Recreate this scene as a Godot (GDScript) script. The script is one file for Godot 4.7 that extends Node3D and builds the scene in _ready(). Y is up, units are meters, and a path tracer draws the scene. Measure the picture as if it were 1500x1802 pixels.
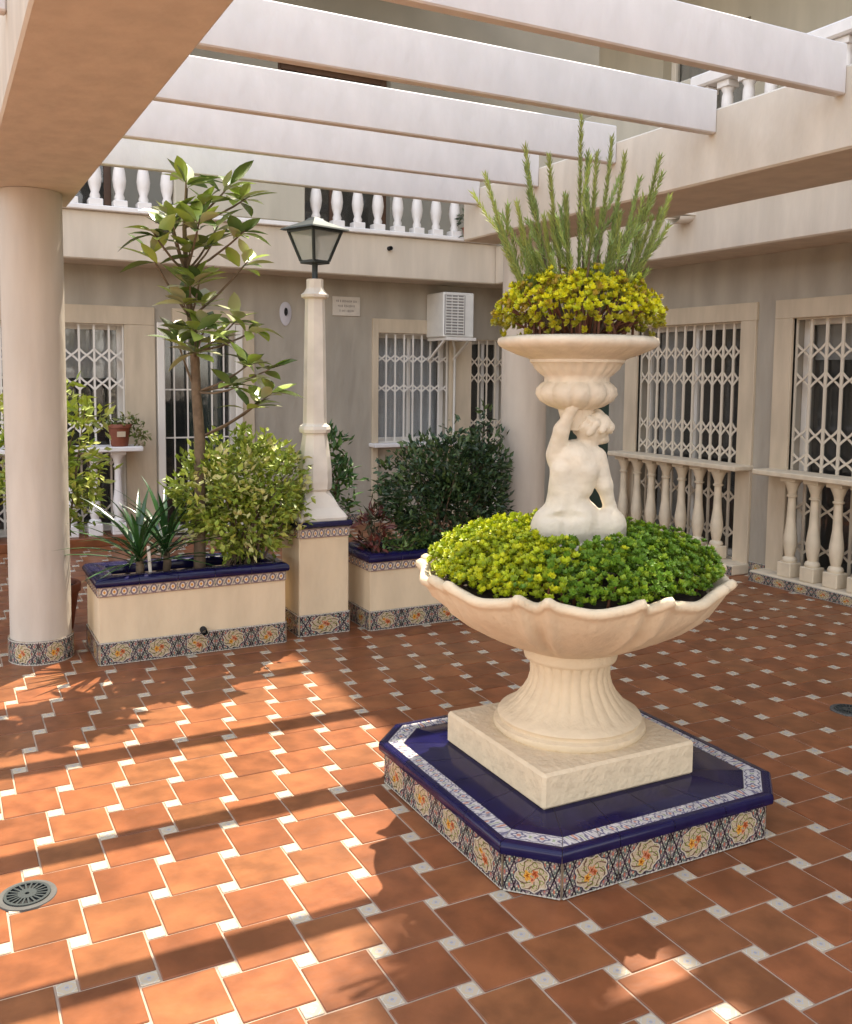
extends Node3D

# ---------------------------------------------------------------- mesh helper
class Acc:
	var v := PackedVector3Array()
	var n := PackedVector3Array()
	var u := PackedVector2Array()
	var c := PackedColorArray()
	var col := Color(1, 1, 1)
	var xf := Transform3D()

	func put(a: Vector3, na: Vector3, ua: Vector2) -> void:
		v.append(xf * a); n.append((xf.basis * na).normalized()); u.append(ua); c.append(col)

	func trin(a: Vector3, na: Vector3, b: Vector3, nb: Vector3, d: Vector3, nd: Vector3, ua := Vector2.ZERO, ub := Vector2.ZERO, ud := Vector2.ZERO) -> void:
		var f := (b - a).cross(d - a)
		if f.length_squared() < 1e-16:
			return
		if f.dot(na + nb + nd) >= 0.0:
			put(a, na, ua); put(d, nd, ud); put(b, nb, ub)
		else:
			put(a, na, ua); put(b, nb, ub); put(d, nd, ud)

	func tri(a: Vector3, b: Vector3, d: Vector3, ua := Vector2.ZERO, ub := Vector2.ZERO, ud := Vector2.ZERO) -> void:
		var f := (b - a).cross(d - a)
		if f.length_squared() < 1e-18:
			return
		f = f.normalized()
		put(a, f, ua); put(d, f, ud); put(b, f, ub)

	func quad(a: Vector3, b: Vector3, d: Vector3, e: Vector3, uv := [Vector2(0, 1), Vector2(1, 1), Vector2(1, 0), Vector2(0, 0)]) -> void:
		tri(a, b, d, uv[0], uv[1], uv[2]); tri(a, d, e, uv[0], uv[2], uv[3])

	func face(pts: Array, out: Vector3, size: Vector3, ctr: Vector3) -> void:
		var nn: Vector3 = (pts[1] - pts[0]).cross(pts[2] - pts[0])
		var p := pts.duplicate()
		if nn.dot(out) < 0.0:
			p.reverse()
		var uv: Array[Vector2] = []
		for q in p:
			var l: Vector3 = q - ctr
			if absf(out.z) > 0.9: uv.append(Vector2(l.x / size.x + 0.5, 0.5 - l.y / size.y))
			elif absf(out.y) > 0.9: uv.append(Vector2(l.x / size.x + 0.5, l.z / size.z + 0.5))
			else: uv.append(Vector2(l.z / size.z + 0.5, 0.5 - l.y / size.y))
		for k in range(1, p.size() - 1):
			tri(p[0], p[k], p[k + 1], uv[0], uv[k], uv[k + 1])

	func box(ctr: Vector3, size: Vector3, ch := 0.0) -> void:
		var h := size * 0.5
		var cc := minf(ch, minf(h.x, minf(h.y, h.z)) * 0.9)
		var pt := func(s: Array, ax: int) -> Vector3:
			var r := Vector3.ZERO
			for k in 3:
				r[k] = s[k] * (h[k] if k == ax else h[k] - cc)
			return ctr + r
		for ax in 3:
			var b := (ax + 1) % 3
			var d := (ax + 2) % 3
			for sg in [-1, 1]:
				var pts := []
				for q in [[-1, -1], [1, -1], [1, 1], [-1, 1]]:
					var s := [0, 0, 0]
					s[ax] = sg; s[b] = q[0]; s[d] = q[1]
					pts.append(pt.call(s, ax))
				var o := Vector3.ZERO
				o[ax] = sg
				face(pts, o, size, ctr)
			if cc > 0.0:
				for sa in [-1, 1]:
					for sb in [-1, 1]:
						var s0 := [0, 0, 0]
						s0[ax] = sa; s0[b] = sb; s0[d] = -1
						var s1: Array = s0.duplicate()
						s1[d] = 1
						var o2 := Vector3.ZERO
						o2[ax] = sa; o2[b] = sb
						face([pt.call(s0, ax), pt.call(s1, ax), pt.call(s1, b), pt.call(s0, b)], o2, size, ctr)
		if cc > 0.0:
			for sx in [-1, 1]:
				for sy in [-1, 1]:
					for sz in [-1, 1]:
						face([pt.call([sx, sy, sz], 0), pt.call([sx, sy, sz], 1), pt.call([sx, sy, sz], 2)], Vector3(sx, sy, sz), size, ctr)

	# rows x cols of points, smooth unless rows bend sharply
	func grid(p: Array, wrap := true, crease := 0.6) -> void:
		var rows := p.size()
		var cols: int = p[0].size()
		var seg := cols if wrap else cols - 1
		var fn := []
		for i in rows - 1:
			var row := PackedVector3Array()
			for k in seg:
				var k2 := (k + 1) % cols
				var a: Vector3 = p[i][k]; var b: Vector3 = p[i][k2]; var d: Vector3 = p[i + 1][k2]; var e: Vector3 = p[i + 1][k]
				row.append((d - a).cross(e - b).normalized())
			fn.append(row)
		var vn := []
		for i in rows - 1:
			var row := PackedVector3Array()
			for k in cols:
				var s := Vector3.ZERO
				if wrap: s = fn[i][k % seg] + fn[i][(k + seg - 1) % seg]
				else: s = fn[i][mini(k, seg - 1)] + fn[i][maxi(k - 1, 0)]
				row.append(s.normalized())
			vn.append(row)
		for i in rows - 1:
			for k in seg:
				var k2 := (k + 1) % cols
				var lo := []
				var hi := []
				for kk in [k, k2]:
					var m: Vector3 = vn[i][kk]
					var l := m
					if i > 0 and m.dot(vn[i - 1][kk]) > crease: l = (m + vn[i - 1][kk]).normalized()
					var h := m
					if i < rows - 2 and m.dot(vn[i + 1][kk]) > crease: h = (m + vn[i + 1][kk]).normalized()
					lo.append(l); hi.append(h)
				var u0 := Vector2(float(k) / seg, 1.0 - float(i) / (rows - 1)); var u1 := Vector2(float(k + 1) / seg, u0.y)
				var u2 := Vector2(u1.x, 1.0 - float(i + 1) / (rows - 1)); var u3 := Vector2(u0.x, u2.y)
				trin(p[i][k], lo[0], p[i][k2], lo[1], p[i + 1][k2], hi[1], u0, u1, u2)
				trin(p[i][k], lo[0], p[i + 1][k2], hi[1], p[i + 1][k], hi[0], u0, u2, u3)

	func lathe(prof: Array, seg := 32, ctr := Vector3.ZERO, square := 0.0) -> void:
		var p := []
		for q in prof:
			var row := PackedVector3Array()
			for k in seg:
				var a := TAU * k / seg
				row.append(ctr + Vector3(cos(a) * q.x, q.y, -sin(a) * q.x))
			p.append(row)
		grid(p)

	func tube(pts: Array, rad: Array, sides := 6) -> void:
		var p := []
		var last := Vector3(0.31, 0.1, 0.95)
		for i in pts.size():
			var t: Vector3 = (pts[mini(i + 1, pts.size() - 1)] - pts[maxi(i - 1, 0)]).normalized()
			var x := (last - t * last.dot(t)).normalized()
			last = x
			var y := t.cross(x)
			var r: float = rad[mini(i, rad.size() - 1)]
			var row := PackedVector3Array()
			for k in sides:
				var a := TAU * k / sides
				row.append(pts[i] + (x * cos(a) + y * sin(a)) * r)
			p.append(row)
		grid(p)

	func bar(a: Vector3, b: Vector3, w: float, d: float, up := Vector3(0, 0, 1)) -> void:
		var t := (b - a)
		var l := t.length()
		t /= l
		var z := (up - t * up.dot(t)).normalized()
		var x := t.cross(z)
		var keep := xf
		xf = xf * Transform3D(Basis(x, t, z), (a + b) * 0.5)
		box(Vector3.ZERO, Vector3(w, l, d))
		xf = keep

	func prism(poly: PackedVector2Array, y0: float, y1: float, top := true) -> void:   # polygon in x,z
		var m := poly.size()
		for k in m:
			var a := poly[k]; var b := poly[(k + 1) % m]
			quad(Vector3(b.x, y0, b.y), Vector3(a.x, y0, a.y), Vector3(a.x, y1, a.y), Vector3(b.x, y1, b.y))
		if top:
			var idx := Geometry2D.triangulate_polygon(poly)
			for k in range(0, idx.size(), 3):
				var a := poly[idx[k]]; var b := poly[idx[k + 1]]; var d := poly[idx[k + 2]]
				trin(Vector3(a.x, y1, a.y), Vector3.UP, Vector3(b.x, y1, b.y), Vector3.UP, Vector3(d.x, y1, d.y), Vector3.UP)

	# one leaf blade: pointed oval with a folded midrib
	func leaf(base: Vector3, dir: Vector3, up: Vector3, l: float, w: float, fold := 0.25, droop := 0.15, wide := 0.45) -> void:
		var s := dir.cross(up).normalized()
		var nn := s.cross(dir).normalized()
		var mid := base + dir * l * wide - nn * w * fold
		var tip := base + dir * l - nn * l * droop
		var a := mid - s * w * 0.5 + nn * w * fold
		var b := mid + s * w * 0.5 + nn * w * fold
		tri(base, mid, a); tri(base, b, mid); tri(a, mid, tip); tri(mid, b, tip)

	# a larger leaf with more stations
	func big_leaf(base: Vector3, dir: Vector3, up: Vector3, l: float, w: float, fold := 0.2, droop := 0.25, shape := [0.12, 0.62, 0.97, 0.92, 0.6, 0.0]) -> void:
		var s := dir.cross(up).normalized()
		var nn := s.cross(dir).normalized()
		var m := shape.size()
		var p := []
		for i in m:
			var t := float(i) / (m - 1)
			var mid := base + dir * l * t - nn * l * droop * t * t
			var hw: float = shape[i] * w * 0.5
			p.append(PackedVector3Array([mid - s * hw + nn * hw * fold, mid, mid + s * hw + nn * hw * fold]))
		grid(p, false, 0.2)

	func mesh() -> ArrayMesh:
		var a := []
		a.resize(Mesh.ARRAY_MAX)
		a[Mesh.ARRAY_VERTEX] = v; a[Mesh.ARRAY_NORMAL] = n; a[Mesh.ARRAY_TEX_UV] = u; a[Mesh.ARRAY_COLOR] = c
		var m := ArrayMesh.new()
		m.add_surface_from_arrays(Mesh.PRIMITIVE_TRIANGLES, a)
		return m

# ---------------------------------------------------------------- scene helpers
var M := {}
var rng := RandomNumberGenerator.new()
var used := {}

func numbered(called: String) -> String:
	var k: int = used.get(called, -1) + 1
	used[called] = k
	return called if k == 0 else "%s_%03d" % [called, k]

func thing(called: String, label: String, category: String, at := Vector3.ZERO, turn := 0.0, group := "") -> Node3D:
	var o := Node3D.new()
	o.name = numbered(called)
	add_child(o)
	o.position = at
	o.rotation.y = turn
	o.set_meta("label", label)
	o.set_meta("category", category)
	if group: o.set_meta("group", group)
	return o

func structure(called: String, label: String) -> Node3D:
	var o := Node3D.new()
	o.name = numbered(called)
	add_child(o)
	o.set_meta("kind", "structure")
	o.set_meta("label", label)
	return o

func part(called: String, mesh: Mesh, m: Material, parent: Node3D, at := Vector3.ZERO, basis := Basis()) -> MeshInstance3D:
	var o := MeshInstance3D.new()
	o.name = called
	o.mesh = mesh
	o.material_override = m
	o.transform = Transform3D(basis, at)
	var key := "%d/%s" % [parent.get_instance_id(), called]
	var k: int = used.get(key, -1) + 1
	used[key] = k
	if k > 0: o.name = "%s_%03d" % [called, k]
	parent.add_child(o, true)
	return o

func pivot(called: String, parent: Node3D, at := Vector3.ZERO, basis := Basis()) -> Node3D:
	var o := Node3D.new()
	var key := "%d/%s" % [parent.get_instance_id(), called]
	var k: int = used.get(key, -1) + 1
	used[key] = k
	o.name = called if k == 0 else "%s_%03d" % [called, k]
	o.transform = Transform3D(basis, at)
	parent.add_child(o, true)
	return o

func boxm(size: Vector3, ch := 0.0) -> ArrayMesh:
	var a := Acc.new()
	a.box(Vector3.ZERO, size, ch)
	return a.mesh()

func stuff(o: Node3D) -> Node3D:
	o.set_meta("kind", "stuff")
	return o

func srgb(c: Color) -> Color:
	return Color(c.r, c.g, c.b).linear_to_srgb()

var noise_seed := 1
func noise_tex(freq: float, lo: Color, hi: Color, size := 256, oct := 4, normal := 0.0) -> NoiseTexture2D:
	var f := FastNoiseLite.new()
	f.seed = noise_seed
	noise_seed += 7
	f.noise_type = FastNoiseLite.TYPE_SIMPLEX_SMOOTH
	f.frequency = freq
	f.fractal_octaves = oct
	var t := NoiseTexture2D.new()
	t.width = size; t.height = size
	t.seamless = true
	t.noise = f
	if normal > 0.0:
		t.as_normal_map = true
		t.bump_strength = normal
	else:
		var g := Gradient.new()
		g.offsets = PackedFloat32Array([0.15, 0.5, 0.85])
		g.colors = PackedColorArray([srgb(lo), srgb(lo.lerp(hi, 0.5)), srgb(hi)])
		t.color_ramp = g
	return t

# col: real-world (linear) base colour
func mat(called: String, col: Color, rough: float, vary := 0.0, scale := 1.0, bump := 0.0, bscale := 4.0) -> StandardMaterial3D:
	var m := StandardMaterial3D.new()
	m.resource_name = called
	m.roughness = rough
	if vary > 0.0:
		m.albedo_color = Color.WHITE
		m.albedo_texture = noise_tex(0.012, col * (1.0 - vary), col * (1.0 + vary * 0.6), 256, 5)
		m.uv1_triplanar = true
		m.uv1_world_triplanar = true
		m.uv1_scale = Vector3.ONE * scale
	else:
		m.albedo_color = srgb(col)
	if bump > 0.0:
		m.normal_enabled = true
		m.normal_texture = noise_tex(0.03, col, col, 256, 4, bump)
		m.normal_scale = 0.6
		m.uv1_triplanar = true
		m.uv1_world_triplanar = true
		m.uv1_scale = Vector3.ONE * scale
	M[called] = m
	return m

func leaf_mat(called: String, rough: float, glow: Color, spec := 0.5) -> StandardMaterial3D:
	var m := StandardMaterial3D.new()
	m.resource_name = called
	m.vertex_color_use_as_albedo = true
	m.roughness = rough
	m.metallic_specular = spec
	m.backlight_enabled = true
	m.backlight = srgb(glow)
	m.cull_mode = BaseMaterial3D.CULL_DISABLED
	M[called] = m
	return m

func paint_tex(w: int, h: int, fn: Callable) -> ImageTexture:
	var im := Image.create(w, h, false, Image.FORMAT_RGB8)
	for y in h:
		for x in w:
			im.set_pixel(x, y, fn.call((x + 0.5) / w, (y + 0.5) / h))
	return ImageTexture.create_from_image(im)

func glazed(called: String, tex: Texture2D, rough := 0.12) -> StandardMaterial3D:
	var m := StandardMaterial3D.new()
	m.resource_name = called
	m.albedo_texture = tex
	m.roughness = rough
	m.texture_repeat = true
	M[called] = m
	return m

# ---------------------------------------------------------------- printed ceramic
func h2(a: float, b: float) -> float:
	return fposmod(sin(a * 127.1 + b * 311.7) * 43758.5453, 1.0)

func medallion(u: float, v: float, kind := 0) -> Color:   # flowers in an oval, crossed dark lines at both ends
	var wob := 0.02 * sin(u * 31.0 + kind * 2.0) * sin(v * 27.0 + kind)
	var x := (u - 0.5) * 1.66 + wob
	var y := v - 0.5 + wob * 0.6
	var cream := Color(0.73, 0.66, 0.55)
	var dark := Color(0.14, 0.10, 0.14)
	var green := Color(0.40, 0.44, 0.40)
	var violet := Color(0.55, 0.47, 0.47)
	var e := sqrt(x * x / 0.25 + y * y / 0.18)
	var ang := atan2(y * 1.1, x)
	var e2 := e + 0.07 * sin(ang * 8.0 + kind)
	var c := cream
	if e2 < 0.90:
		# three blooms of different size, with leaves between them
		var best := 9.0
		for b in 3:
			var bc := Vector2([-0.12, 0.10, 0.02][(b + kind) % 3], [0.02, -0.05, 0.11][(b + kind * 2) % 3])
			var d: float = Vector2(x, y).distance_to(bc) / [0.115, 0.095, 0.075][b]
			var pa := atan2(y - bc.y, x - bc.x)
			d += 0.22 * cos(pa * 5.0 + b + kind)
			if d < best:
				best = d
				if d < 0.35: c = Color(0.50, 0.24, 0.10)
				elif d < 1.0: c = [Color(0.80, 0.55, 0.20), Color(0.66, 0.30, 0.20), Color(0.74, 0.46, 0.38)][(b + kind) % 3].lerp(Color(0.86, 0.70, 0.40), clampf(d - 0.4, 0, 1))
		if best > 1.0:
			if absf(sin(x * 17.0 + kind) * cos(y * 23.0) - 0.45) < 0.16: c = Color(0.46, 0.50, 0.22)
			elif absf(sin(ang * 4.0 - e * 7.0)) > 0.95: c = Color(0.42, 0.32, 0.26)
	elif e2 < 0.97: c = Color(0.76, 0.72, 0.64)
	elif e2 < 1.05: c = Color(0.30, 0.27, 0.30)
	else:
		var ax := absf(u - 0.5) * 2.0
		c = green.lerp(violet, 0.5 + 0.5 * sin(u * 21.0 + v * 13.0))
		var d1 := absf(fposmod((ax - 0.62) * 1.5 + (v - 0.5) * 0.8, 0.5) - 0.25)
		var d2 := absf(fposmod((ax - 0.62) * 1.5 - (v - 0.5) * 0.8, 0.5) - 0.25)
		if minf(d1, d2) < 0.035: c = dark
		elif d1 > 0.19 and d2 > 0.19: c = Color(0.70, 0.42, 0.34)
		elif sin(u * 71.0) * sin(v * 53.0 + u * 20.0) > 0.45: c = Color(0.76, 0.74, 0.64)
		elif sin(u * 60.0 + 2.0) * sin(v * 47.0) > 0.6: c = Color(0.30, 0.32, 0.34)
	if v < 0.045 or v > 0.955: c = c.lerp(Color(0.80, 0.78, 0.72), 0.8)
	var g := h2(floorf(u * 90.0 + kind), floorf(v * 60.0)) * 0.14 - 0.09
	return Color(c.r + g, c.g + g, c.b + g)

func listel(u: float, v: float) -> Color:   # narrow border strip of scrolls
	var x := fposmod(u * 4.0, 1.0) - 0.5
	var y := (v - 0.5)
	var c := Color(0.74, 0.68, 0.60)
	var r := sqrt(x * x + y * y * 0.7)
	if absf(r - 0.30) < 0.07: c = Color(0.44, 0.39, 0.42)
	elif r < 0.12: c = Color(0.78, 0.54, 0.20)
	elif r < 0.21: c = Color(0.86, 0.80, 0.72)
	elif absf(y - 0.25 * sin(x * 9.0)) < 0.07: c = Color(0.36, 0.42, 0.40)
	if v < 0.10 or v > 0.90: c = Color(0.55, 0.46, 0.42)
	var g := h2(floorf(u * 60.0), floorf(v * 14.0)) * 0.16 - 0.08
	return Color(c.r + g, c.g + g, c.b + g)

func lace(u: float, v: float) -> Color:   # pale blue and white border on the platform top
	var x := fposmod(u * 3.0, 1.0) - 0.5
	var y := v - 0.5
	var c := Color(0.76, 0.74, 0.72)
	var a := atan2(y, x)
	var r := sqrt(x * x + y * y * 0.8)
	if absf(r - 0.24 - 0.06 * cos(a * 4.0)) < 0.055: c = Color(0.42, 0.41, 0.50)
	elif r < 0.10: c = Color(0.72, 0.50, 0.42)
	elif absf(absf(y) - 0.36 - 0.05 * sin(x * 12.0)) < 0.04: c = Color(0.46, 0.45, 0.50)
	elif r > 0.44 and absf(y) < 0.12: c = Color(0.60, 0.64, 0.52)
	var g := h2(floorf(u * 50.0), floorf(v * 16.0)) * 0.14 - 0.07
	return Color(c.r + g, c.g + g, c.b + g)

func inset_print(u: float, v: float) -> Color:
	var x := u - 0.5
	var y := v - 0.5
	var r := sqrt(x * x + y * y)
	var a := atan2(y, x)
	var c := Color(0.74, 0.675, 0.575)
	if r < 0.10: c = Color(0.60, 0.60, 0.62)
	elif absf(r - 0.19 - 0.05 * cos(a * 4.0)) < 0.028: c = Color(0.66, 0.67, 0.68)
	elif absf(absf(x) + absf(y) - 0.66) < 0.03: c = Color(0.72, 0.72, 0.68)
	return c

# ---------------------------------------------------------------- foliage
# leaves gathered in clumps through a volume; pick decides where a clump may sit
func clumps(a: Acc, ctr: Vector3, rad: Vector3, n_clump: int, per: int, l: float, w: float, cols: Array, spread: float, upness := 0.5, shell := 0.55, fold := 0.25) -> void:
	for k in n_clump:
		var d := Vector3(rng.randfn(), rng.randfn(), rng.randfn()).normalized()
		var rr := pow(rng.randf(), 0.45)
		rr = lerpf(shell, 1.0, rr) if rng.randf() < 0.75 else rng.randf() * shell
		rr *= 0.86 + 0.28 * h2(floorf(atan2(d.z, d.x) * 2.3) + 9.0, floorf(d.y * 3.0))
		var p := ctr + d * rad * rr
		var out := (d + Vector3(0, upness, 0)).normalized()
		var base_col: Color = cols[rng.randi() % cols.size()]
		for j in per:
			var dir := (out * 0.8 + Vector3(rng.randfn(), rng.randfn(), rng.randfn()) * 0.62).normalized()
			var up := (Vector3.UP + Vector3(rng.randfn(), rng.randfn(), rng.randfn()) * 0.5).normalized()
			if absf(dir.dot(up)) > 0.95: up = Vector3(1, 0, 0)
			var s := rng.randf_range(0.7, 1.25)
			var t := rng.randf_range(0.82, 1.18)
			a.col = Color(base_col.r * t, base_col.g * t, base_col.b * t)
			a.leaf(p + Vector3(rng.randfn(), rng.randfn(), rng.randfn()) * spread, dir, up, l * s, w * s, fold, 0.12)

func twigs(a: Acc, base: Vector3, ctr: Vector3, rad: Vector3, n: int, r: float) -> void:
	for k in n:
		var d := Vector3(rng.randf_range(-1, 1), rng.randf_range(-0.2, 0.9), rng.randf_range(-1, 1))
		var e := ctr + d * rad * 0.85
		var b := base + Vector3(rng.randf_range(-1, 1) * rad.x * 0.3, 0, rng.randf_range(-1, 1) * rad.z * 0.3)
		var mid := b.lerp(e, 0.5) + Vector3(0, 0.12 * rad.y, 0)
		a.tube([b, b.lerp(mid, 0.5), mid, e], [r, r * 0.8, r * 0.6, r * 0.25], 5)

func bush(called: String, label: String, base: Vector3, ctr: Vector3, rad: Vector3, nc: int, per: int, l: float, w: float, cols: Array, m: Material, spread := 0.03, group := "") -> Node3D:
	var o := thing(called, label, "plant", base, 0.0, group)
	var st := Acc.new()
	twigs(st, Vector3.ZERO, ctr - base, rad, 14, 0.008)
	part("stem", st.mesh(), M.bark, o)
	var a := Acc.new()
	clumps(a, ctr - base, rad, nc, per, l, w, cols, spread)
	stuff(part("foliage", a.mesh(), m, o))
	return o

# ---------------------------------------------------------------- building pieces
func wall_mesh(x0: float, x1: float, y0: float, y1: float, z0: float, z1: float, holes: Array) -> ArrayMesh:
	var a := Acc.new()
	var cuts := [x0, x1]
	for h in holes:
		for q in [h[0], h[1]]:
			if q > x0 and q < x1 and not cuts.has(q): cuts.append(q)
	cuts.sort()
	for k in cuts.size() - 1:
		var mid: float = (cuts[k] + cuts[k + 1]) * 0.5
		var y := y0
		var hs := []
		for h in holes:
			if h[0] < mid and h[1] > mid: hs.append(h)
		hs.sort_custom(func(p, q): return p[2] < q[2])
		for h in hs:
			if h[2] > y + 0.001: a.box(Vector3(mid, (y + h[2]) * 0.5, (z0 + z1) * 0.5), Vector3(cuts[k + 1] - cuts[k], h[2] - y, z1 - z0))
			y = h[3]
		if y1 > y + 0.001: a.box(Vector3(mid, (y + y1) * 0.5, (z0 + z1) * 0.5), Vector3(cuts[k + 1] - cuts[k], y1 - y, z1 - z0))
	return a.mesh()

func grille_mesh(x0: float, x1: float, y0: float, y1: float, step: float, bands: Array, bw := 0.016) -> ArrayMesh:
	var a := Acc.new()
	var n := int(round((x1 - x0) / step))
	var s := (x1 - x0) / n
	for k in n + 1:
		a.box(Vector3(x0 + k * s, (y0 + y1) * 0.5, 0.0), Vector3(bw if k > 0 and k < n else 0.03, y1 - y0, 0.012))
	for y in [y0, y1]:
		a.box(Vector3((x0 + x1) * 0.5, y, -0.0015), Vector3(x1 - x0, 0.026, 0.016))
	for b in bands:
		for k in n:
			var xa := x0 + k * s
			var xb := xa + s
			var ym: float = (b[0] + b[1]) * 0.5
			# bowed straps that cross in the middle
			var p := [[xa, b[0]], [xa + s * 0.28, b[0] + (ym - b[0]) * 0.62], [xa + s * 0.5, ym], [xa + s * 0.72, ym + (b[1] - ym) * 0.38], [xb, b[1]]]
			for q in p.size() - 1:
				a.bar(Vector3(p[q][0], p[q][1], 0.004), Vector3(p[q + 1][0], p[q + 1][1], 0.004), 0.017, 0.006)
				a.bar(Vector3(xa + xb - p[q][0], p[q][1], -0.004), Vector3(xa + xb - p[q + 1][0], p[q + 1][1], -0.004), 0.017, 0.006)
	return a.mesh()

func opening(parent: Node3D, called: String, x0: float, x1: float, y0: float, y1: float, blind := 0.0, frame_w := 0.05, frame_mat := "white_metal", blind_mat := "blind", zoff := 0.0) -> Node3D:
	var o := pivot(called, parent, Vector3(0, 0, zoff))
	var a := Acc.new()
	var cx := (x0 + x1) * 0.5
	var cy := (y0 + y1) * 0.5
	a.box(Vector3(x0 + frame_w * 0.5, cy, -0.14), Vector3(frame_w, y1 - y0, 0.06), 0.004)
	a.box(Vector3(x1 - frame_w * 0.5, cy, -0.14), Vector3(frame_w, y1 - y0, 0.06), 0.004)
	a.box(Vector3(cx, y1 - frame_w * 0.5, -0.14), Vector3(x1 - x0 - frame_w * 2, frame_w, 0.058), 0.004)
	a.box(Vector3(cx, y0 + frame_w * 0.5, -0.14), Vector3(x1 - x0 - frame_w * 2, frame_w, 0.058), 0.004)
	a.box(Vector3(cx, cy, -0.14), Vector3(frame_w * 0.8, y1 - y0 - frame_w * 2, 0.05), 0.004)
	part("frame", a.mesh(), M[frame_mat], o)
	part("pane", boxm(Vector3(x1 - x0 - frame_w * 2, y1 - y0 - frame_w * 2, 0.006)), M.pane, o, Vector3(cx, cy, -0.142))
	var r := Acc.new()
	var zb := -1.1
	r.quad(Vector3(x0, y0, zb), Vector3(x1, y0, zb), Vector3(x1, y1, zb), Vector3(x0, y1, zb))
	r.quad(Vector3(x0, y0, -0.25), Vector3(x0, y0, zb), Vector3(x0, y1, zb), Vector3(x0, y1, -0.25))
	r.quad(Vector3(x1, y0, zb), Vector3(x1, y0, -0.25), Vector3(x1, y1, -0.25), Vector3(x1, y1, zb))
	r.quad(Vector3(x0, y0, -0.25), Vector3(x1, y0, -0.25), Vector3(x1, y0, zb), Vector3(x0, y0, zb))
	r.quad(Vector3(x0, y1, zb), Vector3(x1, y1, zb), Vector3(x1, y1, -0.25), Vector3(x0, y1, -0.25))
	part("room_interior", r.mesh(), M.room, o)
	if blind > 0.0:
		var b := Acc.new()
		var n := 26
		var rows := []
		for yy in [y1 - 0.02, y1 - (y1 - y0) * blind]:
			var row := PackedVector3Array()
			for k in n + 1:
				row.append(Vector3(lerpf(x0 + 0.02, x1 - 0.02, float(k) / n), yy, -0.22 + 0.018 * sin(k * 1.9)))
			rows.append(row)
		b.grid(rows, false)
		part("curtain", b.mesh(), M[blind_mat], o)
	return o

func baluster_tall(h: float) -> ArrayMesh:
	var a := Acc.new()
	a.box(Vector3(0, 0.055, 0), Vector3(0.125, 0.11, 0.125), 0.006)
	a.lathe([Vector2(0.052, 0.11), Vector2(0.058, 0.125), Vector2(0.050, 0.145), Vector2(0.034, 0.155), Vector2(0.042, 0.19), Vector2(0.052, 0.25), Vector2(0.052, 0.29), Vector2(0.044, 0.35), Vector2(0.035, 0.42), Vector2(0.030, h * 0.74), Vector2(0.029, h * 0.80), Vector2(0.040, h * 0.805), Vector2(0.042, h * 0.82), Vector2(0.032, h * 0.83), Vector2(0.034, h * 0.86), Vector2(0.050, h * 0.92), Vector2(0.060, h * 0.945), Vector2(0.060, h * 0.955)], 16)
	a.box(Vector3(0, h * 0.9775, 0), Vector3(0.135, h * 0.045, 0.125), 0.005)
	return a.mesh()

func baluster_round(h: float) -> ArrayMesh:
	var a := Acc.new()
	a.box(Vector3(0, 0.03, 0), Vector3(0.12, 0.06, 0.12), 0.005)
	a.lathe([Vector2(0.038, 0.06), Vector2(0.045, 0.09), Vector2(0.034, 0.12), Vector2(0.052, 0.18), Vector2(0.060, 0.24), Vector2(0.052, 0.31), Vector2(0.036, 0.38), Vector2(0.030, h * 0.60), Vector2(0.042, h * 0.62), Vector2(0.034, h * 0.66), Vector2(0.046, h * 0.78), Vector2(0.044, h * 0.86), Vector2(0.036, h * 0.90), Vector2(0.050, h * 0.93), Vector2(0.050, h * 0.94)], 12)
	a.box(Vector3(0, h * 0.97, 0), Vector3(0.12, h * 0.06, 0.12), 0.005)
	return a.mesh()

# a row of printed skirting tiles from a to b (in the x,z plane of the parent), faces to the right of a->b turned outwards by the sign
func tile_row(parent: Node3D, called: String, a: Vector3, b: Vector3, out: Vector3, n: int, h: float, thick: float, m: Array, gap := 0.003) -> void:
	var l := (b - a).length() / n
	var x := (b - a).normalized()
	if x.cross(Vector3.UP).dot(out) < 0.0: x = -x
	var mesh := boxm(Vector3(l - gap, h, thick), 0.0015)
	for k in n:
		var p := a.lerp(b, (k + 0.5) / n) + Vector3(0, h * 0.5, 0) + out * thick * 0.5
		var bs := Basis(x, Vector3.UP, x.cross(Vector3.UP))
		part(called, mesh, m[rng.randi() % m.size()], parent, p, bs)

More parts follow.
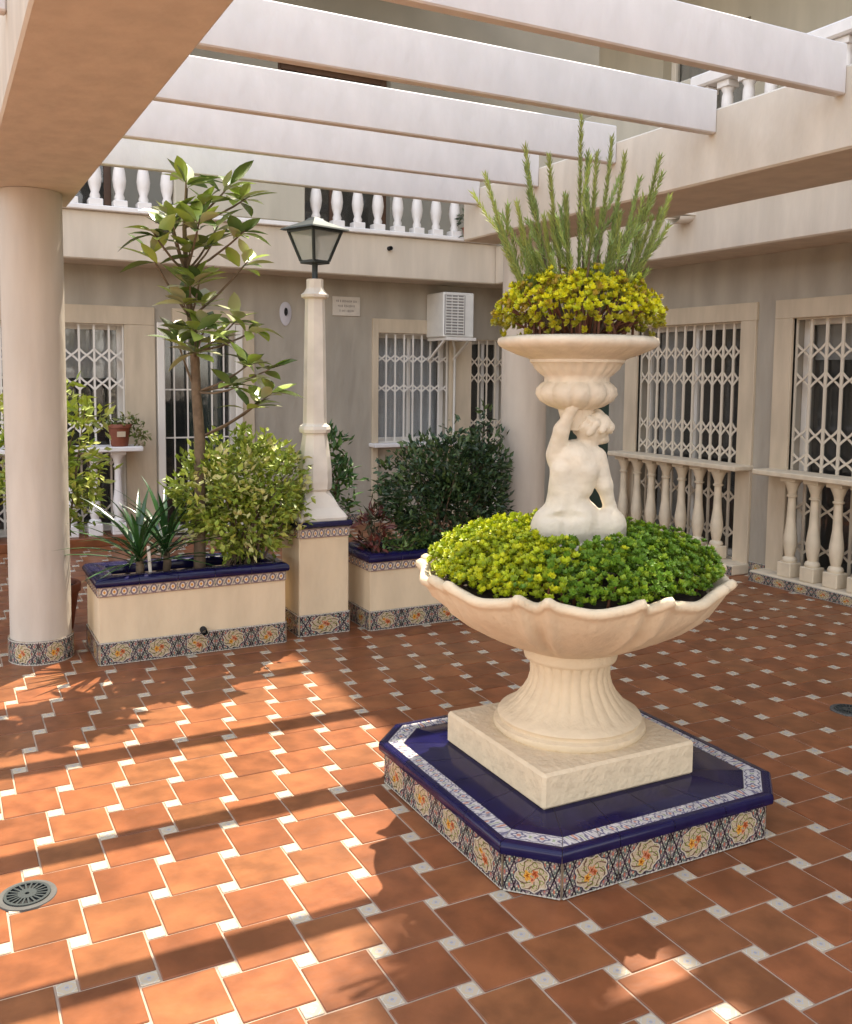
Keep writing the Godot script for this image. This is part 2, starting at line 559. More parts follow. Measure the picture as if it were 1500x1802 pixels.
# ---------------------------------------------------------------- soft bodies from joined capsules
func field_mesh(bones: Array, cell: float, blend: float) -> ArrayMesh:   # bone: a, b, ra, rb
	var lo := Vector3.INF
	var hi := -Vector3.INF
	for b in bones:
		for e in [[b[0], b[2]], [b[1], b[3]]]:
			lo = lo.min(e[0] - Vector3.ONE * (e[1] + blend)); hi = hi.max(e[0] + Vector3.ONE * (e[1] + blend))
	var d := Vector3i(((hi - lo) / cell).ceil()) + Vector3i(2, 2, 2)
	var f := PackedFloat32Array()
	f.resize(d.x * d.y * d.z)
	f.fill(1.0)
	for b in bones:
		var r := maxf(b[2], b[3]) + blend * 2.0
		var l0 := Vector3i(((b[0].min(b[1]) - Vector3.ONE * r - lo) / cell).floor()).clamp(Vector3i.ZERO, d - Vector3i.ONE)
		var l1 := Vector3i(((b[0].max(b[1]) + Vector3.ONE * r - lo) / cell).ceil()).clamp(Vector3i.ZERO, d - Vector3i.ONE)
		var ab: Vector3 = b[1] - b[0]
		var inv := 1.0 / maxf(ab.length_squared(), 1e-9)
		for z in range(l0.z, l1.z + 1):
			for y in range(l0.y, l1.y + 1):
				var at := (z * d.y + y) * d.x
				for x in range(l0.x, l1.x + 1):
					var p: Vector3 = lo + Vector3(x, y, z) * cell - b[0]
					var t := clampf(p.dot(ab) * inv, 0.0, 1.0)
					var q: float = (p - ab * t).length() - lerpf(b[2], b[3], t)
					var o := f[at + x]
					if b.size() > 4:   # a carved groove
						var kg := maxf(blend - absf(o + q), 0.0) / blend
						f[at + x] = maxf(o, -q) + kg * kg * blend * 0.25
						continue
					var k := maxf(blend - absf(o - q), 0.0) / blend
					f[at + x] = minf(o, q) - k * k * blend * 0.25
	var idx := {}
	var pts := PackedVector3Array()
	var a := Acc.new()
	var at3 := func(x: int, y: int, z: int) -> float: return f[(z * d.y + y) * d.x + x]
	for z in d.z - 1:
		for y in d.y - 1:
			for x in d.x - 1:
				var s := Vector3.ZERO
				var n := 0
				var v0 := []
				for k in 8: v0.append(f[((z + (k >> 2)) * d.y + y + ((k >> 1) & 1)) * d.x + x + (k & 1)])
				var neg := 0
				for k in 8: neg += 1 if v0[k] < 0.0 else 0
				if neg == 0 or neg == 8: continue
				for e in [[0, 1], [2, 3], [4, 5], [6, 7], [0, 2], [1, 3], [4, 6], [5, 7], [0, 4], [1, 5], [2, 6], [3, 7]]:
					var fa: float = v0[e[0]]; var fb: float = v0[e[1]]
					if (fa < 0.0) != (fb < 0.0):
						var t := fa / (fa - fb)
						var pa := Vector3(e[0] & 1, (e[0] >> 1) & 1, e[0] >> 2); var pb := Vector3(e[1] & 1, (e[1] >> 1) & 1, e[1] >> 2)
						s += pa.lerp(pb, t); n += 1
				idx[(z * d.y + y) * d.x + x] = pts.size()
				pts.append(lo + (Vector3(x, y, z) + s / n) * cell)
	var grad := func(p: Vector3) -> Vector3:
		var q := Vector3i(((p - lo) / cell).round()).clamp(Vector3i.ONE, d - Vector3i(2, 2, 2))
		return Vector3(at3.call(q.x + 1, q.y, q.z) - at3.call(q.x - 1, q.y, q.z), at3.call(q.x, q.y + 1, q.z) - at3.call(q.x, q.y - 1, q.z), at3.call(q.x, q.y, q.z + 1) - at3.call(q.x, q.y, q.z - 1)).normalized()
	var nn := PackedVector3Array()
	for p in pts: nn.append(grad.call(p))
	for z in range(1, d.z - 1):
		for y in range(1, d.y - 1):
			for x in range(1, d.x - 1):
				var here := (z * d.y + y) * d.x + x
				for e in [[1, d.x, d.x * d.y], [d.x, d.x * d.y, 1], [d.x * d.y, 1, d.x]]:
					if (f[here] < 0.0) == (f[here + e[0]] < 0.0): continue
					var i0: int = idx[here]; var i1: int = idx[here - e[1]]; var i2: int = idx[here - e[1] - e[2]]; var i3: int = idx[here - e[2]]
					a.trin(pts[i0], nn[i0], pts[i1], nn[i1], pts[i2], nn[i2])
					a.trin(pts[i0], nn[i0], pts[i2], nn[i2], pts[i3], nn[i3])
	return a.mesh()

# ---------------------------------------------------------------- the place
func _ready() -> void:
	rng.seed = 20240611
	# camera: eye height 1.6 m, lens shifted down a little
	var cam := Camera3D.new()
	cam.name = "camera"
	cam.projection = Camera3D.PROJECTION_FRUSTUM
	cam.near = 0.05
	cam.far = 400.0
	cam.size = 2.0 * 0.05 * 0.54767
	cam.frustum_offset = Vector2(0.0, -0.0631 * 0.05)
	cam.transform = Transform3D(Basis(Vector3(0.88615, 0.0101, 0.46329), Vector3(0.03029, 0.99636, -0.07965), Vector3(-0.46241, 0.08462, 0.88262)).orthonormalized(), Vector3(0, 1.6, 0))
	add_child(cam)
	var env := Environment.new()
	env.background_mode = Environment.BG_SKY
	var sky_m := ProceduralSkyMaterial.new()
	sky_m.sky_top_color = Color(0.66, 0.71, 0.80)
	sky_m.sky_horizon_color = Color(0.95, 0.92, 0.86)
	sky_m.sky_curve = 0.18
	sky_m.ground_bottom_color = Color(0.45, 0.40, 0.36)
	sky_m.ground_horizon_color = Color(0.80, 0.76, 0.70)
	sky_m.sun_angle_max = 1.0
	sky_m.energy_multiplier = 1.0
	var sk := Sky.new()
	sk.sky_material = sky_m
	env.sky = sk
	env.background_energy_multiplier = 1.3
	env.tonemap_mode = Environment.TONE_MAPPER_LINEAR
	env.tonemap_exposure = 3.0
	env.sdfgi_enabled = true
	env.ssao_enabled = true
	env.ssil_enabled = true
	var we := WorldEnvironment.new()
	we.name = "world_environment"
	we.environment = env
	add_child(we)
	var sun := DirectionalLight3D.new()
	sun.name = "sun"
	sun.light_energy = 1.2
	sun.light_color = Color(1.0, 0.955, 0.88)
	sun.light_angular_distance = 0.5
	sun.shadow_enabled = true
	sun.transform = Transform3D(Basis.looking_at(Vector3(-0.375, -1.0, 0.367), Vector3(0, 0, 1)), Vector3(5, 12, -2))
	add_child(sun)

	materials()
	setting()
	back_building()
	right_building()
	pergola()
	fountain()
	planters()
	lamp_post()
	plants()
	small_things()

func materials() -> void:
	mat("wall_grey", Color(0.37, 0.325, 0.255), 0.92, 0.13, 0.35, 2.0)
	mat("trim", Color(0.54, 0.44, 0.31), 0.85, 0.12, 0.6, 1.0)
	mat("fascia", Color(0.58, 0.495, 0.385), 0.88, 0.09, 0.3, 1.0)
	mat("upper_wall", Color(0.46, 0.42, 0.33), 0.9, 0.10, 0.3)
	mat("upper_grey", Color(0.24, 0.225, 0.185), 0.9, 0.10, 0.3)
	mat("column_paint", Color(0.52, 0.455, 0.375), 0.8, 0.10, 0.9, 1.5)
	mat("beam_paint", Color(0.62, 0.55, 0.445), 0.85, 0.08, 0.5, 1.0)
	mat("slat_paint", Color(0.66, 0.63, 0.60), 0.75, 0.05, 0.6, 1.0)
	mat("white_stone", Color(0.74, 0.68, 0.58), 0.7, 0.10, 1.5, 0.8)
	mat("cast_stone", Color(0.68, 0.55, 0.365), 0.78, 0.07, 3.5, 5.0)
	mat("statue_stone", Color(0.69, 0.61, 0.475), 0.7, 0.13, 3.5, 4.0)
	mat("planter_render", Color(0.70, 0.56, 0.37), 0.85, 0.07, 0.8, 1.2)
	mat("baluster_stone", Color(0.66, 0.55, 0.39), 0.7, 0.12, 2.0, 0.8)
	mat("white_metal", Color(0.70, 0.65, 0.57), 0.4)
	mat("grille_paint", Color(0.62, 0.54, 0.42), 0.45)
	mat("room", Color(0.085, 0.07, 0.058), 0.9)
	mat("curtain", Color(0.42, 0.41, 0.38), 0.9, 0.10, 1.2)
	mat("blind", Color(0.52, 0.53, 0.52), 0.8, 0.08, 1.2)
	mat("wood_brown", Color(0.10, 0.045, 0.02), 0.5, 0.2, 2.0)
	mat("dark_green_paint", Color(0.025, 0.045, 0.032), 0.4)
	mat("iron", Color(0.02, 0.028, 0.026), 0.45)
	mat("grey_iron", Color(0.06, 0.07, 0.068), 0.45)
	M.grey_iron.metallic = 0.5
	mat("cement", Color(0.085, 0.08, 0.07), 0.85, 0.15, 4.0)
	mat("dark_hole", Color(0.012, 0.011, 0.010), 0.9)
	mat("soil", Color(0.045, 0.028, 0.017), 0.95, 0.4, 4.0, 4.0)
	mat("bark", Color(0.17, 0.12, 0.075), 0.85, 0.3, 5.0, 3.0)
	mat("red_stem", Color(0.16, 0.06, 0.03), 0.7, 0.3, 6.0)
	mat("navy_glaze", Color(0.009, 0.0075, 0.046), 0.15, 0.25, 3.0)
	M.navy_glaze.metallic_specular = 0.4
	mat("grout", Color(0.42, 0.31, 0.22), 0.9, 0.18, 2.0)
	mat("terracotta_pot", Color(0.20, 0.055, 0.025), 0.6, 0.2, 4.0)
	mat("white_plastic", Color(0.66, 0.63, 0.56), 0.45, 0.05, 2.0)
	mat("grey_plastic", Color(0.24, 0.22, 0.20), 0.5)
	mat("lilac_plate", Color(0.50, 0.47, 0.48), 0.5)
	mat("plaque", Color(0.60, 0.54, 0.45), 0.5, 0.08, 3.0)
	mat("plaque_ink", Color(0.30, 0.26, 0.22), 0.6)
	for q in [["fascia", 1.5, 0.22, 0.20], ["wall_grey", 0.9, 0.22, 0.16], ["upper_wall", 0.9, 0.2, 0.16], ["column_paint", 2.4, 0.35, 0.12], ["slat_paint", 2.2, 0.9, 0.12], ["beam_paint", 1.6, 0.5, 0.12], ["planter_render", 2.0, 0.6, 0.10], ["trim", 1.8, 0.4, 0.12]]:
		M[q[0]].uv1_scale = Vector3(q[1], q[2], q[1])
	mat("ground_earth", Color(0.30, 0.24, 0.18), 0.95, 0.2, 0.1)
	var pane := mat("pane", Color(0.05, 0.06, 0.06), 0.04)
	pane.transparency = BaseMaterial3D.TRANSPARENCY_ALPHA
	pane.albedo_color.a = 0.12
	var lg := mat("lantern_glass", Color(0.45, 0.50, 0.46), 0.2)
	lg.transparency = BaseMaterial3D.TRANSPARENCY_ALPHA
	lg.albedo_color.a = 0.45
	leaf_mat("leaf_soft", 0.5, Color(0.10, 0.14, 0.015))
	leaf_mat("leaf_gloss", 0.27, Color(0.03, 0.055, 0.006), 0.6)
	leaf_mat("leaf_dark", 0.4, Color(0.012, 0.03, 0.006))
	for k in 7:
		var t: Array = [1.0, 0.90, 1.10, 0.96, 1.06, 0.84, 1.0]
		var g: Array = [1.0, 0.96, 1.03, 1.06, 0.97, 0.98, 1.08]
		var m := mat("terracotta_%d" % k, Color(0.243 * t[k], 0.083 * t[k] * g[k], 0.030 * t[k] * g[k]), 0.36, 0.26, 1.3 + 0.17 * k, 0.6)
		m.metallic_specular = 0.42
	M.medallions = []
	for k in 3:
		M.medallions.append(glazed("medallion_%d" % k, paint_tex(160, 112, func(u, v): return medallion(u, v, k)), 0.16 + 0.03 * k))
	glazed("listel", paint_tex(192, 48, listel))
	glazed("lace", paint_tex(168, 56, lace))
	glazed("inset_print", paint_tex(64, 64, inset_print), 0.22)

func setting() -> void:
	var g := structure("ground", "bare earth round the courtyard")
	var ga := Acc.new()
	ga.quad(Vector3(-200, -0.03, 200), Vector3(200, -0.03, 200), Vector3(200, -0.03, -200), Vector3(-200, -0.03, -200))
	part("earth", ga.mesh(), M.ground_earth, g)
	# terracotta floor: big squares and small white squares in a pinwheel, square to the walls
	var fl := structure("floor", "terracotta tile floor with small white inset tiles")
	var x0 := -4.0; var x1 := 5.83; var z0 := -9.15; var z1 := 3.0
	part("grout_bed", boxm(Vector3(x1 - x0, 0.02, z1 - z0)), M.grout, fl, Vector3((x0 + x1) * 0.5, -0.0135, (z0 + z1) * 0.5))
	var di := Vector2(0.1978, 0.0559)
	var dj := Vector2(-0.0559, 0.1978)
	var org := Vector2(0.534, -3.456)
	var big := []
	var small := []
	var fwd := Vector2(0.4636, -0.886)
	for i in range(-60, 60):
		for j in range(-60, 60):
			var c: Vector2 = org + di * i + dj * j
			for kind in 2:
				var p: Vector2 = c if kind == 0 else c + Vector2((0.1978 + 0.0559) * 0.5, -(0.1978 - 0.0559) * 0.5)
				var h := 0.026 if kind == 0 else 0.096
				if p.x - h < x0 or p.x + h > x1 or p.y - h < z0 or p.y + h > z1: continue
				if absf(p.x - 0.2) < 0.17 and absf(p.y + 2.972) < 0.06 and kind == 1: pass
				var depth := p.dot(fwd)
				var side := p.dot(Vector2(0.886, 0.4636))
				var seen := depth > 1.55 and absf(side) < depth * 0.47 + 0.1
				if absf(p.x - 2.075) < 0.5 and absf(p.y + 2.78) < 0.5: seen = false
				if p.y < -5.15 and p.x > 0.75 and p.x < 3.4: seen = false
				(small if kind == 0 else big).append([0.0 if seen else 100.0, depth, p, i, j])
	for lst in [big, small]:
		lst.sort_custom(func(a, b): return a[0] + a[1] < b[0] + b[1])
	var bm := boxm(Vector3(0.1918, 0.012, 0.1918), 0.0022)
	var sm := boxm(Vector3(0.0500, 0.012, 0.0500), 0.0014)
	for kind in 2:
		var lst: Array = small if kind == 0 else big
		var mesh: ArrayMesh = sm if kind == 0 else bm
		var rest := {}
		for k in lst.size():
			var p: Vector2 = lst[k][2]
			var q := Vector3(p.x, -0.0062 + rng.randf_range(-0.0007, 0.0007), p.y)
			var b := Basis.from_euler(Vector3(rng.randf_range(-0.0035, 0.0035), rng.randf_range(-0.006, 0.006) + PI * 0.5 * (rng.randi() % 4), rng.randf_range(-0.0035, 0.0035)))
			var v := rng.randi() % 7
			if k < 300:
				part("inset_tile" if kind == 0 else "terracotta_tile", mesh, M.inset_print if kind == 0 else M["terracotta_%d" % v], fl, q, b)
			else:
				if kind == 0: v = 0
				if not rest.has(v): rest[v] = []
				rest[v].append(Transform3D(b, q))
		for v in rest:
			var mm := MultiMesh.new()
			mm.transform_format = MultiMesh.TRANSFORM_3D
			mm.mesh = mesh
			mm.instance_count = rest[v].size()
			for k in rest[v].size(): mm.set_instance_transform(k, rest[v][k])
			var mi := MultiMeshInstance3D.new()
			mi.name = ("far_inset_tiles" if kind == 0 else "far_terracotta_tiles") + ("" if v == 0 else "_%03d" % v)
			mi.multimesh = mm
			mi.material_override = M.inset_print if kind == 0 else M["terracotta_%d" % v]
			fl.add_child(mi, true)
			stuff(mi)

func balustrade(parent: Node3D, x0: float, x1: float, y0: float, y1: float, z: float, step: float, mesh: Mesh, first := -99.0) -> void:
	var o := pivot("balustrade", parent)
	var x := x0 + step * 0.5 if first < -90.0 else first
	while x < x1 - 0.04:
		part("baluster", mesh, M.baluster_white, o, Vector3(x, y0, z))
		x += step
	part("handrail", boxm(Vector3(x1 - x0, 0.10, 0.2), 0.015), M.baluster_white, o, Vector3((x0 + x1) * 0.5, y1 + 0.05, z))

func back_building() -> void:
	mat("baluster_white", Color(0.74, 0.70, 0.66), 0.65, 0.08, 1.5)
	var b := thing("apartment_building", "grey rendered apartment block behind the planters, with white balcony balusters", "building", Vector3(0, 0, -9.15))
	var holes := [[0.25, 1.58, 0.09, 2.03], [1.895, 2.69, 0.0, 2.065], [4.20, 5.06, 0.85, 2.03], [5.36, 5.80, 0.03, 1.99]]
	part("wall", wall_mesh(-4.0, 6.08, 0.0, 2.567, -0.25, 0.0, holes), M.wall_grey, b)
	# balcony slab with its pale drip edge
	part("balcony_slab", boxm(Vector3(10.08, 0.42, 1.9), 0.012), M.fascia, b, Vector3(1.04, 2.777, -0.5))
	part("balcony_edge", boxm(Vector3(9.4, 0.045, 0.16), 0.008), M.baluster_white, b, Vector3(0.69, 3.0095, 0.42))
	# trims
	var t := Acc.new()
	t.box(Vector3(0.165, 1.05, 0.0), Vector3(0.17, 2.1, 0.045), 0.004)
	t.box(Vector3(1.72, 1.015, 0.0), Vector3(0.28, 2.03, 0.045), 0.004)
	t.box(Vector3(0.97, 2.115, 0.001), Vector3(1.78, 0.17, 0.047), 0.004)
	part("window_surround", t.mesh(), M.trim, b)
	t = Acc.new()
	t.box(Vector3(2.765, 1.10, 0.0), Vector3(0.14, 2.2, 0.045), 0.004)
	t.box(Vector3(2.36, 2.132, 0.001), Vector3(0.67, 0.135, 0.047), 0.004)
	part("door_surround", t.mesh(), M.trim, b)
	t = Acc.new()
	t.box(Vector3(4.165, 1.09, 0.0), Vector3(0.07, 2.18, 0.05), 0.004)
	t.box(Vector3(5.21, 1.09, 0.0), Vector3(0.28, 2.18, 0.05), 0.004)
	t.box(Vector3(4.63, 2.105, 0.001), Vector3(0.86, 0.15, 0.05), 0.004)
	part("window_surround", t.mesh(), M.trim, b)
	var xb := [[1.68, 1.80], [1.42, 1.54], [1.02, 1.14], [0.72, 0.84], [0.22, 0.34]]
	var w := opening(b, "window", 0.25, 1.58, 0.09, 2.03, 0.26, 0.05, "white_metal", "curtain")
	part("grille", grille_mesh(0.25, 1.58, 0.09, 2.03, 0.133, xb, 0.018), M.white_metal, w, Vector3(0, 0, -0.03))
	part("window_sill", boxm(Vector3(1.72, 0.045, 0.34), 0.008), M.baluster_white, b, Vector3(0.82, 0.882, 0.16))
	var wb := pivot("window_balustrade", b)
	var bt := baluster_tall(0.775)
	for x in [0.15, 0.38, 0.61, 0.84, 1.05, 1.26, 1.47]:
		part("baluster", bt, M.baluster_white, wb, Vector3(x, 0.085, 0.2))
	part("kerb", boxm(Vector3(1.72, 0.085, 0.34), 0.006), M.terracotta_1, wb, Vector3(0.82, 0.0425, 0.17))
	# glazed door with a white frame and slim bars
	var d := opening(b, "door", 1.895, 2.69, 0.0, 2.065, 0.0, 0.075)
	var dr := Acc.new()
	for x in [2.06, 2.19, 2.43, 2.55]: dr.box(Vector3(x, 1.0, 0.0), Vector3(0.014, 1.9, 0.012))
	for y in [0.45, 0.95, 1.42]: dr.box(Vector3(2.29, y, 0.003), Vector3(0.66, 0.014, 0.012))
	part("bars", dr.mesh(), M.white_metal, d, Vector3(0, 0, -0.09))
	part("curtain", boxm(Vector3(0.34, 1.8, 0.03), 0.01), M.dark_green_paint, d, Vector3(2.42, 0.95, -0.3))
	var fr := Acc.new()
	fr.box(Vector3(1.912, 1.03, 0.0), Vector3(0.07, 2.06, 0.06), 0.006)
	fr.box(Vector3(2.675, 1.03, 0.0), Vector3(0.07, 2.06, 0.06), 0.006)
	fr.box(Vector3(2.29, 2.03, 0.001), Vector3(0.69, 0.07, 0.06), 0.006)
	part("door_frame", fr.mesh(), M.white_metal, d, Vector3(0, 0, 0.012))
	w = opening(b, "window", 4.20, 5.06, 0.85, 2.03, 0.97)
	part("grille", grille_mesh(4.20, 5.06, 0.85, 2.03, 0.108, [[1.72, 1.80], [1.40, 1.48]], 0.018), M.white_metal, w, Vector3(0, 0, -0.02))
	part("window_sill", boxm(Vector3(1.04, 0.04, 0.2), 0.006), M.baluster_white, b, Vector3(4.62, 0.83, 0.06))
	w = opening(b, "window", 5.36, 5.80, 0.03, 1.99)
	part("grille", grille_mesh(5.36, 5.80, 0.03, 1.99, 0.11, [[1.68, 1.80], [1.50, 1.62], [1.0, 1.1], [0.8, 0.9], [0.4, 0.5]], 0.018), M.grille_paint, w, Vector3(0, 0, -0.03))
	# upper floor
	var br := baluster_round(0.76)
	balustrade(b, -3.9, 1.95, 3.032, 3.792, 0.42, 0.207, br, -3.893)
	part("parapet", boxm(Vector3(1.24, 0.86, 0.16), 0.01), M.upper_wall, b, Vector3(2.575, 3.462, 0.42))
	balustrade(b, 3.2, 5.12, 3.032, 3.792, 0.42, 0.221, br, 3.335)
	part("parapet", boxm(Vector3(0.24, 0.86, 0.16), 0.01), M.upper_wall, b, Vector3(5.245, 3.462, 0.42))
	var uh := [[-2.6, -1.2, 3.0, 5.1], [0.3, 1.7, 3.0, 5.1], [3.5, 4.9, 3.0, 5.1]]
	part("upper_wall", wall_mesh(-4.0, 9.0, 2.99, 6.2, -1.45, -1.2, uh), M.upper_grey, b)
	for h in uh:
		opening(b, "balcony_door", h[0], h[1], h[2], h[3], 0.3, 0.07, "wood_brown", "curtain", -1.2)
	part("upper_slab", boxm(Vector3(9.36, 0.35, 2.1), 0.012), M.fascia, b, Vector3(0.68, 6.38, -0.6))
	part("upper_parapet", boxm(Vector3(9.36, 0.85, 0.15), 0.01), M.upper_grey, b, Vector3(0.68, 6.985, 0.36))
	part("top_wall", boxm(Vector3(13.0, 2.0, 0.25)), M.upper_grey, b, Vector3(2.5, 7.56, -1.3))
	part("roof_slab", boxm(Vector3(9.36, 0.3, 1.75), 0.012), M.fascia, b, Vector3(0.68, 8.45, -0.43))
	var sk := pivot("skirting", b)
	tile_row(sk, "skirting_tile", Vector3(2.84, 0, 0.001), Vector3(4.12, 0, 0.001), Vector3(0, 0, 1), 6, 0.1, 0.01, M.medallions)

func right_building() -> void:
	var b := thing("apartment_building", "right-hand block with two lattice grilled windows above rows of stone balusters", "building", Vector3(5.83, 0, 0), -PI / 2)
	var holes := [[-6.86, -5.60, 0.085, 2.05], [-5.08, -3.82, 0.085, 2.05], [-8.35, -7.28, 0.0, 2.1], [-3.2, -1.9, 0.085, 2.05]]
	part("wall", wall_mesh(-9.145, 3.0, 0.0, 2.567, -0.25, 0.0, holes), M.wall_grey, b)
	part("balcony_slab", boxm(Vector3(11.69, 0.40, 1.9), 0.012), M.fascia, b, Vector3(-2.845, 2.767, -0.49))
	part("balcony_edge", boxm(Vector3(11.3, 0.045, 0.16), 0.008), M.baluster_white, b, Vector3(-2.75, 2.99, 0.42))
	var xb := [[1.74, 1.86], [1.52, 1.64], [1.10, 1.22], [0.92, 1.02], [0.55, 0.65], [0.25, 0.35]]
	var bt := baluster_tall(0.76)
	for s in [[-6.86, -5.60, [-6.92, -6.728, -6.534, -6.343, -6.143, -5.933, -5.715], 0.115], [-5.08, -3.82, [-4.955, -4.745, -4.54, -4.335, -4.13, -3.92], 0.14], [-3.2, -1.9, [], 0.14]]:
		var x0: float = s[0]
		var x1: float = s[1]
		var t := Acc.new()
		t.box(Vector3(x0 - 0.085, 1.025, 0.0), Vector3(0.17, 2.05, 0.05), 0.004)
		t.box(Vector3(x1 + 0.08, 1.025, 0.0), Vector3(0.16, 2.05, 0.05), 0.004)
		t.box(Vector3((x0 + x1) * 0.5, 2.122, 0.001), Vector3(x1 - x0 + 0.335, 0.145, 0.052), 0.004)
		part("window_surround", t.mesh(), M.trim, b)
		var w := opening(b, "window", x0, x1, 0.085, 2.05, 0.16 if s[3] > 0.12 else 0.0, 0.05, "white_metal", "curtain")
		if s[3] < 0.12: part("curtain", boxm(Vector3(0.30, 1.9, 0.02), 0.008), M.curtain, w, Vector3(x0 + 0.2, 1.07, -0.23))
		part("grille", grille_mesh(x0, x1, 0.085, 2.05, s[3], xb, 0.024), M.grille_paint, w, Vector3(0, 0, -0.03))
		part("window_sill", boxm(Vector3(x1 - x0 + 0.34, 0.042, 0.24), 0.008), M.baluster_stone, b, Vector3((x0 + x1) * 0.5, 0.866, 0.09))
		var wb := pivot("window_balustrade", b)
		part("kerb", boxm(Vector3(x1 - x0 + 0.34, 0.085, 0.19), 0.006), M.baluster_stone, wb, Vector3((x0 + x1) * 0.5, 0.0425, 0.095))
		for x in s[2]:
			part("baluster", bt, M.baluster_stone, wb, Vector3(x, 0.085, 0.09))
	var d := pivot("door", b)
	part("door_leaf", boxm(Vector3(1.05, 2.1, 0.05), 0.004), M.dark_green_paint, d, Vector3(-7.815, 1.05, -0.2))
	var dp := Acc.new()
	for y in [0.55, 1.5]:
		for x in [-8.06, -7.57]:
			dp.box(Vector3(x, y, -0.172), Vector3(0.36, 0.75, 0.012), 0.005)
	part("door_panel", dp.mesh(), M.dark_green_paint, d)
	var sk := pivot("skirting", b)
	for s in [[-7.26, -7.035], [-5.43, -5.255], [-3.645, -3.38]]:
		tile_row(sk, "skirting_tile", Vector3(s[0], 0, 0.001), Vector3(s[1], 0, 0.001), Vector3(0, 0, 1), 1, 0.11, 0.012, M.medallions)
	for s in [[-7.03, -5.43, 8], [-5.25, -3.65, 8]]:
		tile_row(sk, "skirting_tile", Vector3(s[0], 0, 0.191), Vector3(s[1], 0, 0.191), Vector3(0, 0, 1), s[2], 0.075, 0.009, M.medallions)
	# floors above
	balustrade(b, -5.75, 2.9, 3.015, 3.835, 0.42, 0.21, baluster_round(0.82))
	part("parapet", boxm(Vector3(2.9, 0.92, 0.18), 0.01), M.upper_wall, b, Vector3(-7.205, 3.475, 0.42))
	var uh := [[-7.9, -6.7, 3.0, 5.0], [-5.3, -4.2, 3.0, 5.0], [-2.9, -1.6, 3.0, 5.0]]
	part("upper_wall", wall_mesh(-9.0, 3.0, 2.97, 5.7, -1.35, -1.1, uh), M.upper_wall, b)
	for h in uh:
		opening(b, "balcony_door", h[0], h[1], h[2], h[3], 0.5, 0.07, "white_metal", "curtain", -1.1)
	part("upper_slab", boxm(Vector3(12.0, 0.3, 1.9), 0.012), M.fascia, b, Vector3(-3.0, 5.85, -0.49))
	part("upper_parapet", boxm(Vector3(12.0, 0.9, 0.15), 0.01), M.fascia, b, Vector3(-3.0, 6.45, 0.36))
	part("top_wall", boxm(Vector3(12.0, 3.0, 0.25)), M.upper_wall, b, Vector3(-3.0, 7.5, -0.7))
	part("roof_slab", boxm(Vector3(12.0, 0.3, 2.4), 0.012), M.fascia, b, Vector3(-3.0, 9.15, -0.74))
	part("roof_parapet", boxm(Vector3(12.0, 0.42, 0.15), 0.01), M.fascia, b, Vector3(-3.0, 9.51, 0.36))

func column(label: String, at: Vector3) -> void:
	var c := thing("column", label, "column", at, 0.0, "round columns under the pergola beams")
	var a := Acc.new()
	a.lathe([Vector2(0.16, 0.0), Vector2(0.16, 2.548)], 40)
	part("shaft", a.mesh(), M.column_paint, c)
	var n := 6
	var t := Acc.new()
	var rows := []
	for q in [[0.1605, 0.0], [0.172, 0.0], [0.172, 0.128], [0.1605, 0.128]]:
		var row := PackedVector3Array()
		for k in 9:
			var ang := TAU / n * 0.985 * (k / 8.0 - 0.5)
			row.append(Vector3(sin(ang) * q[0], q[1], cos(ang) * q[0]))
		rows.append(row)
	t.grid([rows[1], rows[2]], false)
	t.grid([rows[2], rows[3]], false)
	var tm := t.mesh()
	for k in n:
		part("skirting_tile", tm, M.medallions[k % 3], c, Vector3.ZERO, Basis(Vector3.UP, TAU / n * k + 0.35))

func pergola() -> void:
	column("round beige column left of the first planter, printed tiles round its foot", Vector3(0.48, 0, -5.53))
	column("round beige column behind the urn fountain, right of the dark bush", Vector3(3.67, 0, -5.53))
	var p := thing("pergola", "pale concrete pergola with two wide beams and deep white slats overhead", "pergola")
	for x in [[0.245, 0.715], [3.39, 3.945], [-2.9, -2.43]]:
		part("beam", boxm(Vector3(x[1] - x[0], 0.345, 8.5), 0.01), M.beam_paint, p, Vector3((x[0] + x[1]) * 0.5, 2.7225, -1.68))
	for k in 8:
		var z: float = [-5.70, -4.98, -4.225, -3.47, -2.74, -2.01, -1.28, 0.9][k]
		for s in [[0.7155, 3.3895], [-2.4295, 0.2445]]:
			part("slat", boxm(Vector3(s[1] - s[0], 0.205, 0.055), 0.006), M.slat_paint, p, Vector3((s[0] + s[1]) * 0.5, 2.877, z - 0.0275))
	for x in [0.48, 3.67]:
		for z in [1.8]:
			var a := Acc.new()
			a.lathe([Vector2(0.16, 0.0), Vector2(0.16, 2.548)], 24)
			part("rear_column", a.mesh(), M.column_paint, p, Vector3(x, 0, z))

func octagon(h: float, ch: float) -> PackedVector2Array:   # chamfered square, x,z
	return PackedVector2Array([Vector2(-h + ch, h), Vector2(h - ch, h), Vector2(h, h - ch), Vector2(h, -h + ch), Vector2(h - ch, -h), Vector2(-h + ch, -h), Vector2(-h, -h + ch), Vector2(-h, h - ch)])

